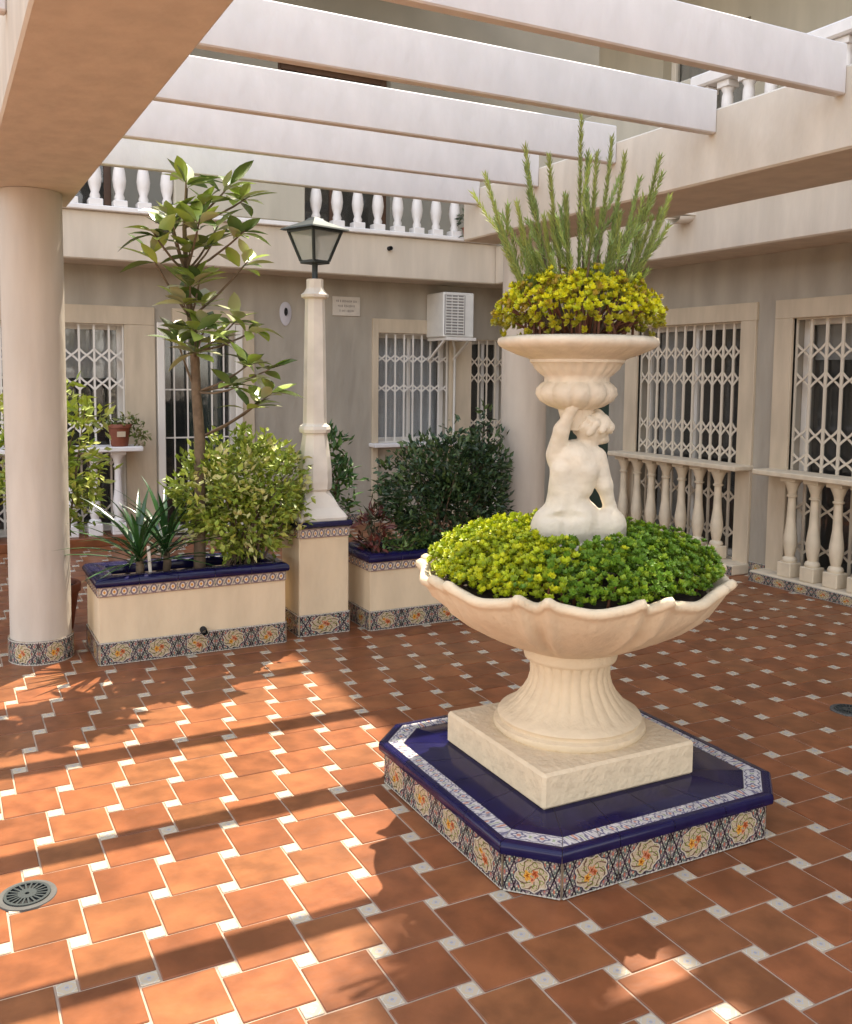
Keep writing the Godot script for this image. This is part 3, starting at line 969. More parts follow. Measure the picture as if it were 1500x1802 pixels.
# ring of tiles that follow the chamfered square between half-sizes ha (inner) and hb (outer), lying at height y
func ring_tiles(parent: Node3D, called: String, ha: float, ca: float, hb: float, cb: float, y: float, th: float, per_side: int, m: Material, gap := 0.002, roll := 0.0) -> void:
	var pa := octagon(ha, ca)
	var pb := octagon(hb, cb)
	for k in 8:
		var n := per_side if k % 2 == 0 else 1
		for q in n:
			var l := (pb[(k + 1) % 8] - pb[k]).length()
			var t0 := float(q) / n + gap * 0.5 / l
			var t1 := float(q + 1) / n - gap * 0.5 / l
			var o0 := pb[k].lerp(pb[(k + 1) % 8], t0); var o1 := pb[k].lerp(pb[(k + 1) % 8], t1)
			var i0 := pa[k].lerp(pa[(k + 1) % 8], t0); var i1 := pa[k].lerp(pa[(k + 1) % 8], t1)
			var a := Acc.new()
			var rows := []
			if roll > 0.0:   # rounded nose
				for e in [[0.0, y - th + 0.006], [1.0, y - th], [1.06, y - th * 0.75], [1.06, y - th * 0.4], [0.97, y - th * 0.1], [0.8, y], [0.0, y]]:
					rows.append(PackedVector3Array([Vector3(lerpf(i0.x, o0.x, e[0]), e[1], lerpf(i0.y, o0.y, e[0])), Vector3(lerpf(i1.x, o1.x, e[0]), e[1], lerpf(i1.y, o1.y, e[0]))]))
				a.grid(rows, false, 0.3)
			else:
				for e in [[1.0, y - th], [1.0, y - 0.0012], [0.985, y], [0.015, y], [0.0, y - th]]:
					rows.append(PackedVector3Array([Vector3(lerpf(i0.x, o0.x, e[0]), e[1], lerpf(i0.y, o0.y, e[0])), Vector3(lerpf(i1.x, o1.x, e[0]), e[1], lerpf(i1.y, o1.y, e[0]))]))
				a.grid(rows, false, 0.9)
				for z in a.u.size():   # print runs along the ring
					var w := a.v[z]
					var pt := Vector2(w.x, w.z)
					var along := (pt - o0).dot((o1 - o0).normalized()) / (o1 - o0).length()
					var mid := ((i0 + i1) - (o0 + o1)) * 0.5
					a.u[z] = Vector2(along * (1.0 if n > 1 else 0.8), clampf((pt - (o0 + o1) * 0.5).dot(mid.normalized()) / mid.length(), 0, 1))
			part(called, a.mesh(), m, parent)

func fountain() -> void:
	var at := Vector3(2.075, 0, -2.78)
	var p := thing("tiled_plinth", "low chamfered plinth of navy tiles and flower-printed tiles under the stone urn", "plinth", at)
	var core := Acc.new()
	core.prism(octagon(0.555, 0.128), 0.0, 0.156)
	part("core", core.mesh(), M.grout, p)
	# printed risers: four to a side, one on each chamfer
	var oc := octagon(0.556, 0.128)
	for k in 8:
		var a := Vector3(oc[k].x, 0.002, oc[k].y); var b := Vector3(oc[(k + 1) % 8].x, 0.002, oc[(k + 1) % 8].y)
		var mid := (a + b) * 0.5
		var out := Vector3(b.z - a.z, 0, a.x - b.x).normalized()
		if out.dot(Vector3(mid.x, 0, mid.z)) < 0: out = -out
		tile_row(p, "printed_tile", a, b, out, 4 if k % 2 == 0 else 1, 0.128, 0.009, M.medallions)
	ring_tiles(p, "nosing_tile", 0.552, 0.128, 0.580, 0.135, 0.166, 0.036, 4, M.navy_glaze, 0.002, 1.0)
	ring_tiles(p, "border_tile", 0.502, 0.115, 0.5515, 0.127, 0.1655, 0.0085, 6, M.lace)
	ring_tiles(p, "navy_tile", 0.31, 0.02, 0.5010, 0.1148, 0.1650, 0.0085, 4, M.navy_glaze)
	# the urn: square foot, fluted stem, scalloped bowl, kneeling figure, upper dish
	var f := thing("stone_urn", "two-tier cream stone urn with scalloped bowl and kneeling figure holding up a dish", "planter", at)
	var s := Acc.new()
	s.box(Vector3(-0.015, 0.2275, 0.005), Vector3(0.66, 0.123, 0.66), 0.01)
	part("square_foot", s.mesh(), M.cast_stone, f)
	s = Acc.new()
	var prof := [Vector2(0.10, 0.289), Vector2(0.275, 0.289), Vector2(0.283, 0.300), Vector2(0.280, 0.315), Vector2(0.262, 0.322), Vector2(0.262, 0.330), Vector2(0.268, 0.338), Vector2(0.262, 0.348), Vector2(0.238, 0.360), Vector2(0.208, 0.385), Vector2(0.178, 0.42), Vector2(0.158, 0.455), Vector2(0.149, 0.49), Vector2(0.150, 0.525), Vector2(0.153, 0.545), Vector2(0.170, 0.552), Vector2(0.174, 0.565), Vector2(0.170, 0.578), Vector2(0.176, 0.60), Vector2(0.15, 0.62)]
	var rows := []
	for q in prof:
		var row := PackedVector3Array()
		for k in 312:
			var a := TAU * k / 312
			var fl := 0.0
			if q.y > 0.355 and q.y < 0.55: fl = 0.006 * (1.0 - pow(absf(sin(a * 13.0)), 0.7)) * smoothstep(0.355, 0.38, q.y) * (1.0 - smoothstep(0.52, 0.55, q.y))
			row.append(Vector3(cos(a) * (q.x - fl), q.y, -sin(a) * (q.x - fl)))
		rows.append(row)
	s.grid(rows)
	part("stem", s.mesh(), M.cast_stone, f)
	# scalloped bowl
	s = Acc.new()
	rows = []
	var pr := [[0.165, 0.59, 0.0], [0.185, 0.597, 0.1], [0.25, 0.622, 0.5], [0.33, 0.660, 0.75], [0.41, 0.708, 0.9], [0.475, 0.760, 1.0], [0.518, 0.808, 1.0], [0.533, 0.834, 1.0], [0.545, 0.848, 1.0], [0.557, 0.854, 1.0], [0.563, 0.865, 1.0], [0.559, 0.877, 1.0], [0.546, 0.885, 1.0], [0.529, 0.880, 1.0], [0.515, 0.85, 0.9], [0.47, 0.80, 0.6], [0.30, 0.78, 0.0], [0.02, 0.78, 0.0]]
	for q in pr:
		var row := PackedVector3Array()
		for k in 216:
			var a := TAU * k / 216
			var t := fposmod((a + 0.3316) / (TAU / 9.0), 1.0) - 0.5
			var at_ := absf(t)
			var ridge := exp(-pow((at_ - 0.375) / 0.05, 2.0))
			var cleft := exp(-pow((at_ - 0.5) / 0.055, 2.0))
			var scoop := 1.0 - smoothstep(0.0, 0.34, at_)
			var rr: float = q[0] * (1.0 + q[2] * (0.050 * ridge - 0.048 * cleft + 0.016 * scoop))
			var yy: float = q[1] + (pow(q[2], 3.0) if q[0] > 0.5 else 0.0) * (0.022 * ridge - 0.012 * cleft - 0.014 * scoop)
			row.append(Vector3(cos(a) * rr, yy, -sin(a) * rr))
		rows.append(row)
	s.grid(rows, true, 0.2)
	part("scalloped_bowl", s.mesh(), M.cast_stone, f)
	part("soil", disc(0.49, 0.845), M.soil, f)
	# figure, seen from behind; x to the right and z towards the viewer
	var turn := Basis(Vector3.UP, -0.6391)
	var V := func(u: float, y: float, w: float) -> Vector3: return Vector3(u, y, w)
	var bones := [
		[V.call(-0.055, 0.90, -0.02), V.call(-0.050, 1.03, 0.0), 0.125, 0.105], [V.call(0.06, 0.92, -0.05), V.call(0.03, 1.04, -0.03), 0.12, 0.085],
		[V.call(-0.075, 1.035, 0.02), V.call(-0.035, 1.06, 0.02), 0.080, 0.085], [V.call(0.005, 1.045, 0.02), V.call(0.02, 1.07, 0.01), 0.080, 0.080],
		[V.call(-0.025, 1.10, 0.0), V.call(-0.02, 1.19, 0.0), 0.083, 0.072], [V.call(-0.02, 1.19, 0.0), V.call(0.0, 1.285, -0.005), 0.070, 0.080],
		[V.call(-0.05, 1.29, 0.0), V.call(0.055, 1.285, 0.0), 0.052, 0.052],
		[V.call(-0.045, 1.25, 0.03), V.call(-0.05, 1.19, 0.025), 0.045, 0.04], [V.call(0.045, 1.25, 0.03), V.call(0.03, 1.19, 0.025), 0.045, 0.04],
		[V.call(-0.068, 1.312, 0.012), V.call(-0.050, 1.402, 0.05), 0.038, 0.028], [V.call(-0.050, 1.402, 0.05), V.call(-0.014, 1.482, 0.078), 0.027, 0.018], [V.call(-0.014, 1.482, 0.078), V.call(0.0, 1.505, 0.085), 0.019, 0.017], [V.call(-0.008, 1.50, 0.09), V.call(-0.022, 1.535, 0.125), 0.008, 0.006], [V.call(-0.001, 1.505, 0.092), V.call(-0.008, 1.545, 0.128), 0.008, 0.006], [V.call(0.006, 1.505, 0.092), V.call(0.007, 1.545, 0.128), 0.008, 0.006], [V.call(0.012, 1.50, 0.09), V.call(0.020, 1.535, 0.126), 0.008, 0.006], [V.call(0.012, 1.49, 0.085), V.call(0.036, 1.505, 0.10), 0.008, 0.006],
		[V.call(0.03, 1.31, -0.005), V.call(0.052, 1.365, -0.015), 0.036, 0.034],
		[V.call(0.050, 1.408, -0.01), V.call(0.066, 1.422, -0.015), 0.055, 0.054], [V.call(0.085, 1.392, -0.025), V.call(0.092, 1.372, -0.03), 0.038, 0.026],
		[V.call(0.118, 1.402, -0.04), V.call(0.130, 1.392, -0.045), 0.013, 0.008], [V.call(0.108, 1.366, -0.04), V.call(0.112, 1.362, -0.042), 0.016, 0.012],
		[V.call(0.098, 1.425, 0.0), V.call(0.118, 1.412, -0.005), 0.032, 0.024],
		[V.call(0.078, 1.30, -0.005), V.call(0.108, 1.20, 0.01), 0.038, 0.031], [V.call(0.108, 1.20, 0.01), V.call(0.132, 1.115, -0.01), 0.029, 0.022], [V.call(0.132, 1.115, -0.01), V.call(0.14, 1.09, -0.02), 0.024, 0.018],
		[V.call(0.03, 1.03, -0.01), V.call(0.130, 1.052, 0.0), 0.078, 0.060], [V.call(0.130, 1.052, 0.0), V.call(0.150, 0.93, -0.01), 0.060, 0.05],
		[V.call(0.03, 0.95, 0.05), V.call(0.12, 0.96, 0.02), 0.05, 0.04],
	]
	for k in 22:   # curls of hair over the crown and down the nape
		var a := k * 2.399
		var h := 0.9 - k * 0.062
		var rr := sqrt(maxf(0.05, 1.0 - h * h)) * 0.056
		var c := Vector3(0.056 + rr * cos(a) * 0.95, 1.415 + h * 0.052, -0.008 + rr * sin(a))
		if c.x > 0.09 and c.y < 1.42 and c.z < 0.01: continue
		bones.append([c, c + Vector3(0.008 * cos(a + 1.2), -0.010, 0.008 * sin(a + 1.2)), 0.015, 0.011])
	for k in 7:   # folds of cloth round the hips
		var x := -0.12 + k * 0.045
		bones.append([V.call(x * 1.25, 0.92, 0.085 - absf(x) * 0.4), V.call(x * 0.8 - 0.02, 1.09, 0.072 - absf(x) * 0.3), 0.016, 0.007])
	bones.append([V.call(0.0, 1.30, 0.094), V.call(-0.02, 1.09, 0.100), 0.020, 0.022, true])
	bones.append([V.call(-0.024, 1.07, 0.115), V.call(-0.026, 0.98, 0.12), 0.022, 0.024, true])
	bones.append([V.call(-0.075, 1.225, 0.10), V.call(-0.03, 1.235, 0.102), 0.012, 0.014, true])
	bones.append([V.call(0.065, 1.22, 0.10), V.call(0.02, 1.235, 0.102), 0.012, 0.014, true])
	bones.append([V.call(-0.13, 1.085, 0.09), V.call(0.09, 1.10, 0.095), 0.012, 0.012, true])
	part("kneeling_figure", field_mesh(bones, 0.005, 0.013), M.statue_stone, f, Vector3.ZERO, turn)
	# upper dish with leaf-like cup under it
	s = Acc.new()
	prof = [Vector2(0.04, 1.40), Vector2(0.056, 1.44), Vector2(0.066, 1.475), Vector2(0.100, 1.487), Vector2(0.132, 1.507), Vector2(0.146, 1.530), Vector2(0.143, 1.552), Vector2(0.128, 1.568), Vector2(0.118, 1.576), Vector2(0.118, 1.592), Vector2(0.130, 1.603), Vector2(0.150, 1.622), Vector2(0.160, 1.640), Vector2(0.172, 1.646), Vector2(0.172, 1.656), Vector2(0.186, 1.662), Vector2(0.225, 1.675), Vector2(0.268, 1.694), Vector2(0.286, 1.705), Vector2(0.292, 1.718), Vector2(0.288, 1.731), Vector2(0.272, 1.738), Vector2(0.255, 1.730), Vector2(0.22, 1.715), Vector2(0.02, 1.712)]
	rows = []
	for q in prof:
		var row := PackedVector3Array()
		for k in 120:
			var a := TAU * k / 120
			var r: float = q.x
			if q.y > 1.48 and q.y < 1.57: r *= 1.0 + 0.10 * (pow(absf(cos(a * 6.0)), 0.6) - 0.75)
			elif q.y > 1.60 and q.y < 1.643: r *= 1.0 + 0.055 * (absf(cos(a * 12.0)) - 0.6)
			row.append(Vector3(cos(a) * r, q.y, -sin(a) * r))
		rows.append(row)
	s.grid(rows)
	part("upper_dish", s.mesh(), M.statue_stone, f)
	part("soil", disc(0.235, 1.722), M.soil, f)

func disc(r: float, y: float) -> ArrayMesh:
	var a := Acc.new()
	a.lathe([Vector2(r, y - 0.03), Vector2(r * 0.96, y), Vector2(r * 0.5, y + 0.012), Vector2(0.001, y + 0.015)], 24)
	return a.mesh()

func planter_box(label: String, x0: float, x1: float, tiles: int) -> void:
	var p := thing("planter_box", label, "planter", Vector3(x0, 0, -5.205), 0.0, "tiled planter boxes between the columns")
	var w := x1 - x0
	var dp := 0.455
	var body := Acc.new()
	for s in [[w * 0.5, -0.03, w, 0.06], [w * 0.5, -dp + 0.03, w, 0.06], [0.03, -dp * 0.5, 0.06, dp - 0.12], [w - 0.03, -dp * 0.5, 0.06, dp - 0.12]]:
		body.box(Vector3(s[0], 0.222, s[1]), Vector3(s[2], 0.444, s[3]))
	part("rendered_body", body.mesh(), M.planter_render, p)
	if x0 < 1.0:
		var sp := Acc.new()
		sp.tube([Vector3(0.56, 0.138, -0.02), Vector3(0.56, 0.136, 0.02), Vector3(0.56, 0.128, 0.045)], [0.019, 0.019, 0.017], 10)
		part("drain_spout", sp.mesh(), M.dark_hole, p)
	part("soil", boxm(Vector3(w - 0.122, 0.03, dp - 0.122)), M.soil, p, Vector3(w * 0.5, 0.41, -dp * 0.5))
	var nl := int(round(dp / 0.2))
	for q in [[0.0, 0.125, "skirting_tile", M.medallions, tiles, nl, 0.010], [0.375, 0.055, "border_tile", [M.listel], tiles, nl, 0.008]]:
		tile_row(p, q[2], Vector3(0, q[0] + 0.001, 0), Vector3(w, q[0] + 0.001, 0), Vector3(0, 0, 1), q[4], q[1], q[6], q[3])
		tile_row(p, q[2], Vector3(0, q[0] + 0.001, -dp), Vector3(0, q[0] + 0.001, 0), Vector3(-1, 0, 0), q[5], q[1], q[6], q[3])
		tile_row(p, q[2], Vector3(w, q[0] + 0.001, -dp), Vector3(w, q[0] + 0.001, 0), Vector3(1, 0, 0), q[5], q[1], q[6], q[3])
	# navy rim with a rounded nose
	var edge := func(a: Vector3, b: Vector3, inn: Vector3, n: int) -> void:
		for k in n:
			var s := Acc.new()
			var c0 := a.lerp(b, float(k) / n + 0.001 / (b - a).length()); var c1 := a.lerp(b, float(k + 1) / n - 0.001 / (b - a).length())
			var rows := []
			for e in [[0.02, 0.432], [-0.016, 0.434], [-0.022, 0.447], [-0.020, 0.464], [-0.008, 0.477], [0.012, 0.483], [0.05, 0.480], [0.086, 0.476], [0.092, 0.466], [0.092, 0.41]]:
				var m0: float = e[0] if k == 0 else 0.0
				var m1: float = e[0] if k == n - 1 else 0.0
				var al := (b - a).normalized()
				rows.append(PackedVector3Array([c0 + inn * e[0] + al * m0 + Vector3(0, e[1], 0), c1 + inn * e[0] - al * m1 + Vector3(0, e[1], 0)]))
			s.grid(rows, false, 0.5)
			part("rim_tile", s.mesh(), M.navy_glaze, p)
	edge.call(Vector3(0, 0, 0), Vector3(w, 0, 0), Vector3(0, 0, -1), tiles)
	edge.call(Vector3(w, 0, -dp), Vector3(0, 0, -dp), Vector3(0, 0, 1), tiles)
	edge.call(Vector3(0, 0, -dp), Vector3(0, 0, 0), Vector3(1, 0, 0), nl)
	edge.call(Vector3(w, 0, 0), Vector3(w, 0, -dp), Vector3(-1, 0, 0), nl)

func planters() -> void:
	planter_box("cream planter with navy tiled rim left of the lamp post, holding the tall rubber tree", 0.745, 1.795, 5)
	planter_box("cream planter with navy tiled rim right of the lamp post, holding the dark bush", 2.345, 3.42, 5)

func square_loft(a: Acc, prof: Array, ch := 0.0) -> void:   # square rings with cut corners: half, y
	var rows := []
	for q in prof:
		var h: float = q.x
		var c: float = h * (ch if q.y > 0.86 else 0.06)
		var o := octagon(h, maxf(c, 0.004))
		var row := PackedVector3Array()
		for k in 8: row.append(Vector3(o[k].x, q.y, o[k].y))
		rows.append(row)
	for i in rows.size() - 1:
		for k in 8:
			var k2 := (k + 1) % 8
			a.quad(rows[i][k], rows[i][k2], rows[i + 1][k2], rows[i + 1][k])
	var top: PackedVector3Array = rows[-1]
	for k in range(1, 7): a.tri(top[0], top[k], top[k + 1])

func lamp_post() -> void:
	var l := thing("street_lamp", "white fluted lamp post with black lantern on a tiled pedestal between the planters", "lamp post", Vector3(2.066, 0, -5.425))
	part("pedestal", boxm(Vector3(0.322, 0.664, 0.322), 0.006), M.planter_render, l, Vector3(0, 0.332, 0))
	for q in [[0.001, 0.132, "skirting_tile", M.medallions, 2, 0.010], [0.602, 0.058, "border_tile", [M.listel], 2, 0.008]]:
		for s in 4:
			var bs := Basis(Vector3.UP, s * PI * 0.5)
			tile_row(l, q[2], bs * Vector3(-0.161, q[0], 0.161), bs * Vector3(0.161, q[0], 0.161), bs * Vector3(0, 0, 1), 1 if q[2] == "skirting_tile" else 2, q[1], q[5], q[3])
	part("navy_cap", boxm(Vector3(0.365, 0.036, 0.365), 0.010), M.navy_glaze, l, Vector3(0, 0.682, 0))
	var a := Acc.new()
	square_loft(a, [Vector2(0.155, 0.700), Vector2(0.158, 0.716), Vector2(0.150, 0.732), Vector2(0.118, 0.775), Vector2(0.095, 0.825), Vector2(0.083, 0.862), Vector2(0.080, 0.87), Vector2(0.092, 0.885), Vector2(0.095, 0.93), Vector2(0.093, 1.00), Vector2(0.086, 1.08), Vector2(0.076, 1.16), Vector2(0.068, 1.215), Vector2(0.070, 1.225), Vector2(0.083, 1.232), Vector2(0.088, 1.252), Vector2(0.083, 1.272), Vector2(0.070, 1.280), Vector2(0.066, 1.29), Vector2(0.054, 2.035), Vector2(0.055, 2.045), Vector2(0.074, 2.056), Vector2(0.076, 2.072), Vector2(0.060, 2.086), Vector2(0.052, 2.100), Vector2(0.046, 2.112), Vector2(0.046, 2.165)], 0.5)
	part("post", a.mesh(), M.white_stone, l)
	var tw := Basis(Vector3.UP, 0.36)
	a = Acc.new()
	a.lathe([Vector2(0.026, 2.16), Vector2(0.018, 2.175), Vector2(0.018, 2.258), Vector2(0.03, 2.262)], 12)
	a.box(Vector3(0, 2.268, 0), Vector3(0.13, 0.02, 0.13), 0.004)
	for sx in [-1, 1]:
		for sz in [-1, 1]:
			a.bar(Vector3(sx * 0.060, 2.275, sz * 0.060), Vector3(sx * 0.113, 2.452, sz * 0.113), 0.014, 0.014)
	for s in 4:
		var bs := Basis(Vector3.UP, s * PI * 0.5)
		a.xf = Transform3D(bs, Vector3.ZERO)
		a.box(Vector3(0, 2.452, 0.116), Vector3(0.232, 0.016, 0.014))
		a.xf = Transform3D()
	part("lantern_frame", a.mesh(), M.iron, l, Vector3.ZERO, tw)
	for s in 4:
		var g := Acc.new()
		g.quad(Vector3(-0.056, 2.28, 0.0595), Vector3(0.056, 2.28, 0.0595), Vector3(0.106, 2.446, 0.109), Vector3(-0.106, 2.446, 0.109))
		part("lantern_pane", g.mesh(), M.lantern_glass, l, Vector3.ZERO, tw * Basis(Vector3.UP, s * PI * 0.5))
	a = Acc.new()
	for q in [[0.150, 2.458, 0.143, 2.468], [0.143, 2.468, 0.05, 2.512], [0.05, 2.512, 0.02, 2.535]]:
		for s in 4:
			a.xf = Transform3D(Basis(Vector3.UP, s * PI * 0.5), Vector3.ZERO)
			a.quad(Vector3(-q[0], q[1], q[0]), Vector3(q[0], q[1], q[0]), Vector3(q[2], q[3], q[2]), Vector3(-q[2], q[3], q[2]))
	a.xf = Transform3D()
	a.quad(Vector3(-0.150, 2.458, -0.150), Vector3(0.150, 2.458, -0.150), Vector3(0.150, 2.458, 0.150), Vector3(-0.150, 2.458, 0.150))
	part("lantern_roof", a.mesh(), M.grey_iron, l, Vector3.ZERO, tw)
	a = Acc.new()
	a.lathe([Vector2(0.014, 2.28), Vector2(0.016, 2.31), Vector2(0.03, 2.34), Vector2(0.032, 2.37), Vector2(0.02, 2.40), Vector2(0.002, 2.405)], 14)
	part("bulb", a.mesh(), M.white_plastic, l)

func strap(a: Acc, base: Vector3, dir: Vector3, l: float, w: float, bend: float) -> void:   # long arching blade
	var s := dir.cross(Vector3.UP).normalized()
	var rows := []
	var flat := Vector3(dir.x, 0, dir.z).normalized()
	for i in 7:
		var t := i / 6.0
		var p := base + dir * l * t + (flat * 0.5 - Vector3.UP) * bend * l * t * t
		var hw := w * 0.5 * (0.55 + 0.9 * t if t < 0.5 else (1.0 - t) * 2.0)
		var nn := s.cross(dir).normalized()
		rows.append(PackedVector3Array([p - s * hw + nn * hw * 0.35, p, p + s * hw + nn * hw * 0.35]))
	a.grid(rows, false, 0.1)

func mound(a: Acc, n: int, per: int, rin: float, rout: float, yb: float, dome: float, l: float, w: float, cols: Array, pick: Callable, up := 0.9) -> void:
	var k := 0
	while k < n:
		var ang := rng.randf() * TAU
		var r := sqrt(lerpf(rin * rin, rout * rout, rng.randf()))
		var u := cos(ang) * r
		var z := sin(ang) * r
		if not pick.call(u, z): continue
		k += 1
		var hump := 0.5 + 0.5 * sin(u * 41.0 + 1.3 + sin(z * 13.0)) * sin(z * 37.0 + 0.4 + 2.0 * sin(u * 9.0))
		var top := yb + dome * pow(maxf(0.0, 1.0 - pow(r / rout, 2.6)), 0.6) * (0.78 + 0.25 * hump) * (1.0 if rout < 0.4 else lerpf(0.45, 1.0, smoothstep(0.12, 0.27, r))) + 0.035 * hump
		var y := top - absf(rng.randfn()) * 0.036
		if r > rout * 0.9: y = maxf(y, yb + 0.012)
		var out := Vector3(u, 0, z) / rout
		var base_col: Color = cols[rng.randi() % cols.size()]
		var axis := (Vector3.UP * up + out * 0.7 + Vector3(rng.randfn(), 0, rng.randfn()) * 0.25).normalized()
		var sx := axis.cross(Vector3(0.3, 0.1, 0.9)).normalized()
		var sy := axis.cross(sx)
		for j in per:
			var th := TAU * j / per * 1.618
			var tilt := 0.35 + 0.75 * float(j) / per
			var dir := (axis * cos(tilt) + (sx * cos(th) + sy * sin(th)) * sin(tilt)).normalized()
			var t := rng.randf_range(0.75, 1.2)
			a.col = Color(base_col.r * t, base_col.g * t, base_col.b * t)
			a.leaf(Vector3(u, y, z), dir, axis, l * rng.randf_range(0.7, 1.2), w * rng.randf_range(0.8, 1.2), 0.12, 0.05, 0.62)

func plants() -> void:
	# tall rubber tree
	var o := thing("rubber_tree", "tall thin rubber tree with glossy broad leaves in the left planter", "tree", Vector3(1.35, 0.425, -5.43))
	var off := o.position
	var tr := [Vector3(1.347, 0.42, -5.43), Vector3(1.352, 0.8, -5.435), Vector3(1.355, 1.215, -5.43), Vector3(1.335, 1.48, -5.42), Vector3(1.328, 1.709, -5.42), Vector3(1.302, 1.902, -5.40), Vector3(1.27, 2.153, -5.36), Vector3(1.249, 2.395, -5.30), Vector3(1.249, 2.6, -5.24)]
	var a := Acc.new()
	a.xf.origin = -off
	a.tube(tr, [0.036, 0.034, 0.032, 0.028, 0.027, 0.02, 0.015, 0.012, 0.008], 9)
	part("trunk", a.mesh(), M.bark, o)
	var tips := [Vector3(1.238, 2.648, -5.2), Vector3(1.494, 2.643, -5.25), Vector3(1.623, 2.601, -5.3), Vector3(1.032, 2.337, -5.1), Vector3(1.053, 2.258, -5.3), Vector3(1.194, 2.42, -5.4), Vector3(1.272, 2.409, -5.05), Vector3(1.468, 2.442, -5.4), Vector3(1.55, 2.384, -5.15), Vector3(1.621, 2.248, -5.3), Vector3(1.253, 2.076, -5.2), Vector3(1.369, 1.982, -5.35), Vector3(1.282, 1.829, -5.2), Vector3(1.429, 1.776, -5.4), Vector3(1.611, 1.918, -5.5), Vector3(1.699, 1.851, -5.45), Vector3(1.602, 1.647, -5.25), Vector3(1.77, 1.616, -5.4), Vector3(1.754, 1.482, -5.3), Vector3(1.52, 1.517, -5.2), Vector3(1.683, 1.414, -5.35), Vector3(1.218, 1.803, -5.4), Vector3(1.33, 2.13, -5.28), Vector3(1.24, 1.98, -5.30), Vector3(1.36, 1.86, -5.30), Vector3(1.27, 2.28, -5.26), Vector3(1.38, 2.30, -5.22), Vector3(1.15, 2.45, -5.2), Vector3(1.34, 2.52, -5.2), Vector3(1.30, 1.70, -5.30)]
	var from := [7, 7, 7, 6, 5, 6, 6, 6, 6, 5, 5, 5, 4, 4, 4, 4, 3, 3, 2, 3, 2, 3, 5, 5, 4, 6, 6, 6, 7, 4]
	for k in tips.size():
		var b: Vector3 = tr[from[k]]
		var e: Vector3 = tips[k]
		a = Acc.new()
		a.xf.origin = -off
		a.tube([b, b.lerp(e, 0.4) + Vector3(0, -0.02, 0), b.lerp(e, 0.75) + Vector3(0, -0.015, 0), e], [0.008, 0.007, 0.006, 0.004], 5)
		part("branch", a.mesh(), M.bark, o)
		var out := (e - b).normalized()
		var nl := 9
		for j in nl:
			var th: float = TAU * j / nl * 1.618 * 2.0 + k
			var rad := Vector3(cos(th), 0, sin(th))
			var dir := (rad * 0.9 + out * 0.5 + Vector3.UP * rng.randf_range(-0.35, 0.75)).normalized()
			var lf := Acc.new()
			var t := rng.randf_range(0.8, 1.25)
			var yel := rng.randf()
			lf.col = Color(0.11 * t, 0.165 * t, 0.05 * t) if yel < 0.3 else (Color(0.30 * t, 0.38 * t, 0.08 * t) if yel < 0.72 else Color(0.42 * t, 0.43 * t, 0.24 * t))
			var p := b.lerp(e, rng.randf_range(0.78, 1.0)) - off
			lf.big_leaf(p + dir * 0.012, dir, Vector3.UP + Vector3(rng.randfn(), 0, rng.randfn()) * 0.25, rng.randf_range(0.13, 0.20), rng.randf_range(0.058, 0.085), 0.22, rng.randf_range(0.05, 0.4))
			part("leaf", lf.mesh(), M.leaf_gloss, o)
	var limes := [Color(0.31, 0.37, 0.05), Color(0.42, 0.46, 0.09), Color(0.25, 0.32, 0.035), Color(0.52, 0.50, 0.20), Color(0.20, 0.26, 0.03), Color(0.16, 0.22, 0.03)]
	bush("lime_bush", "bushy lime-green shrub filling the left planter's right end", Vector3(1.58, 0.42, -5.42), Vector3(1.60, 0.86, -5.40), Vector3(0.40, 0.36, 0.25), 560, 9, 0.050, 0.030, limes, M.leaf_soft, 0.026)
	# strap-leaved plants at the left end
	for s in [[Vector3(0.985, 0.42, -5.36), "dark strap-leaved plant at the left end of the left planter", 32, 0.56], [Vector3(1.16, 0.42, -5.47), "dark strap-leaved plant between rubber tree trunk and planter end", 30, 0.60]]:
		var y := thing("strap_leaf_plant", s[1], "plant", s[0], 0.0, "strap-leaved plants in the left planter")
		var st := Acc.new()
		st.tube([Vector3(0, 0, 0), Vector3(0.008, 0.07, 0), Vector3(0.0, 0.13, 0.0)], [0.022, 0.024, 0.02], 8)
		part("stem", st.mesh(), M.bark, y)
		for k in s[2]:
			var th: float = k * 2.399
			var el: float = lerpf(0.25, 1.35, float(k) / s[2])
			var lf := Acc.new()
			var t := rng.randf_range(0.7, 1.3)
			lf.col = Color(0.028 * t, 0.075 * t, 0.022 * t)
			strap(lf, Vector3(0, 0.08 + 0.003 * k, 0), Vector3(cos(th) * cos(el), sin(el), sin(th) * cos(el)), s[3] * rng.randf_range(0.7, 1.1), 0.031, 0.28)
			part("leaf", lf.mesh(), M.leaf_gloss, y)
	var stk := thing("pale_stake", "short pale stake standing among the strap leaves", "stake", Vector3(1.035, 0.42, -5.31))
	part("cane", boxm(Vector3(0.018, 0.2, 0.012), 0.003), M.white_stone, stk, Vector3(0, 0.1, 0), Basis(Vector3(0, 0, 1), 0.06))
	var darks := [Color(0.030, 0.062, 0.022), Color(0.045, 0.085, 0.028), Color(0.022, 0.045, 0.018), Color(0.065, 0.105, 0.03)]
	bush("dark_bush", "dense dark green bush in the planter right of the lamp post", Vector3(3.0, 0.42, -5.43), Vector3(3.0, 0.80, -5.43), Vector3(0.46, 0.40, 0.27), 640, 9, 0.052, 0.025, darks, M.leaf_dark, 0.03)
	bush("leafy_shoots", "upright dark shoots at the right end of the dark bush beside the column", Vector3(3.33, 0.42, -5.45), Vector3(3.33, 0.85, -5.50), Vector3(0.13, 0.48, 0.12), 80, 8, 0.06, 0.026, darks, M.leaf_dark, 0.03)
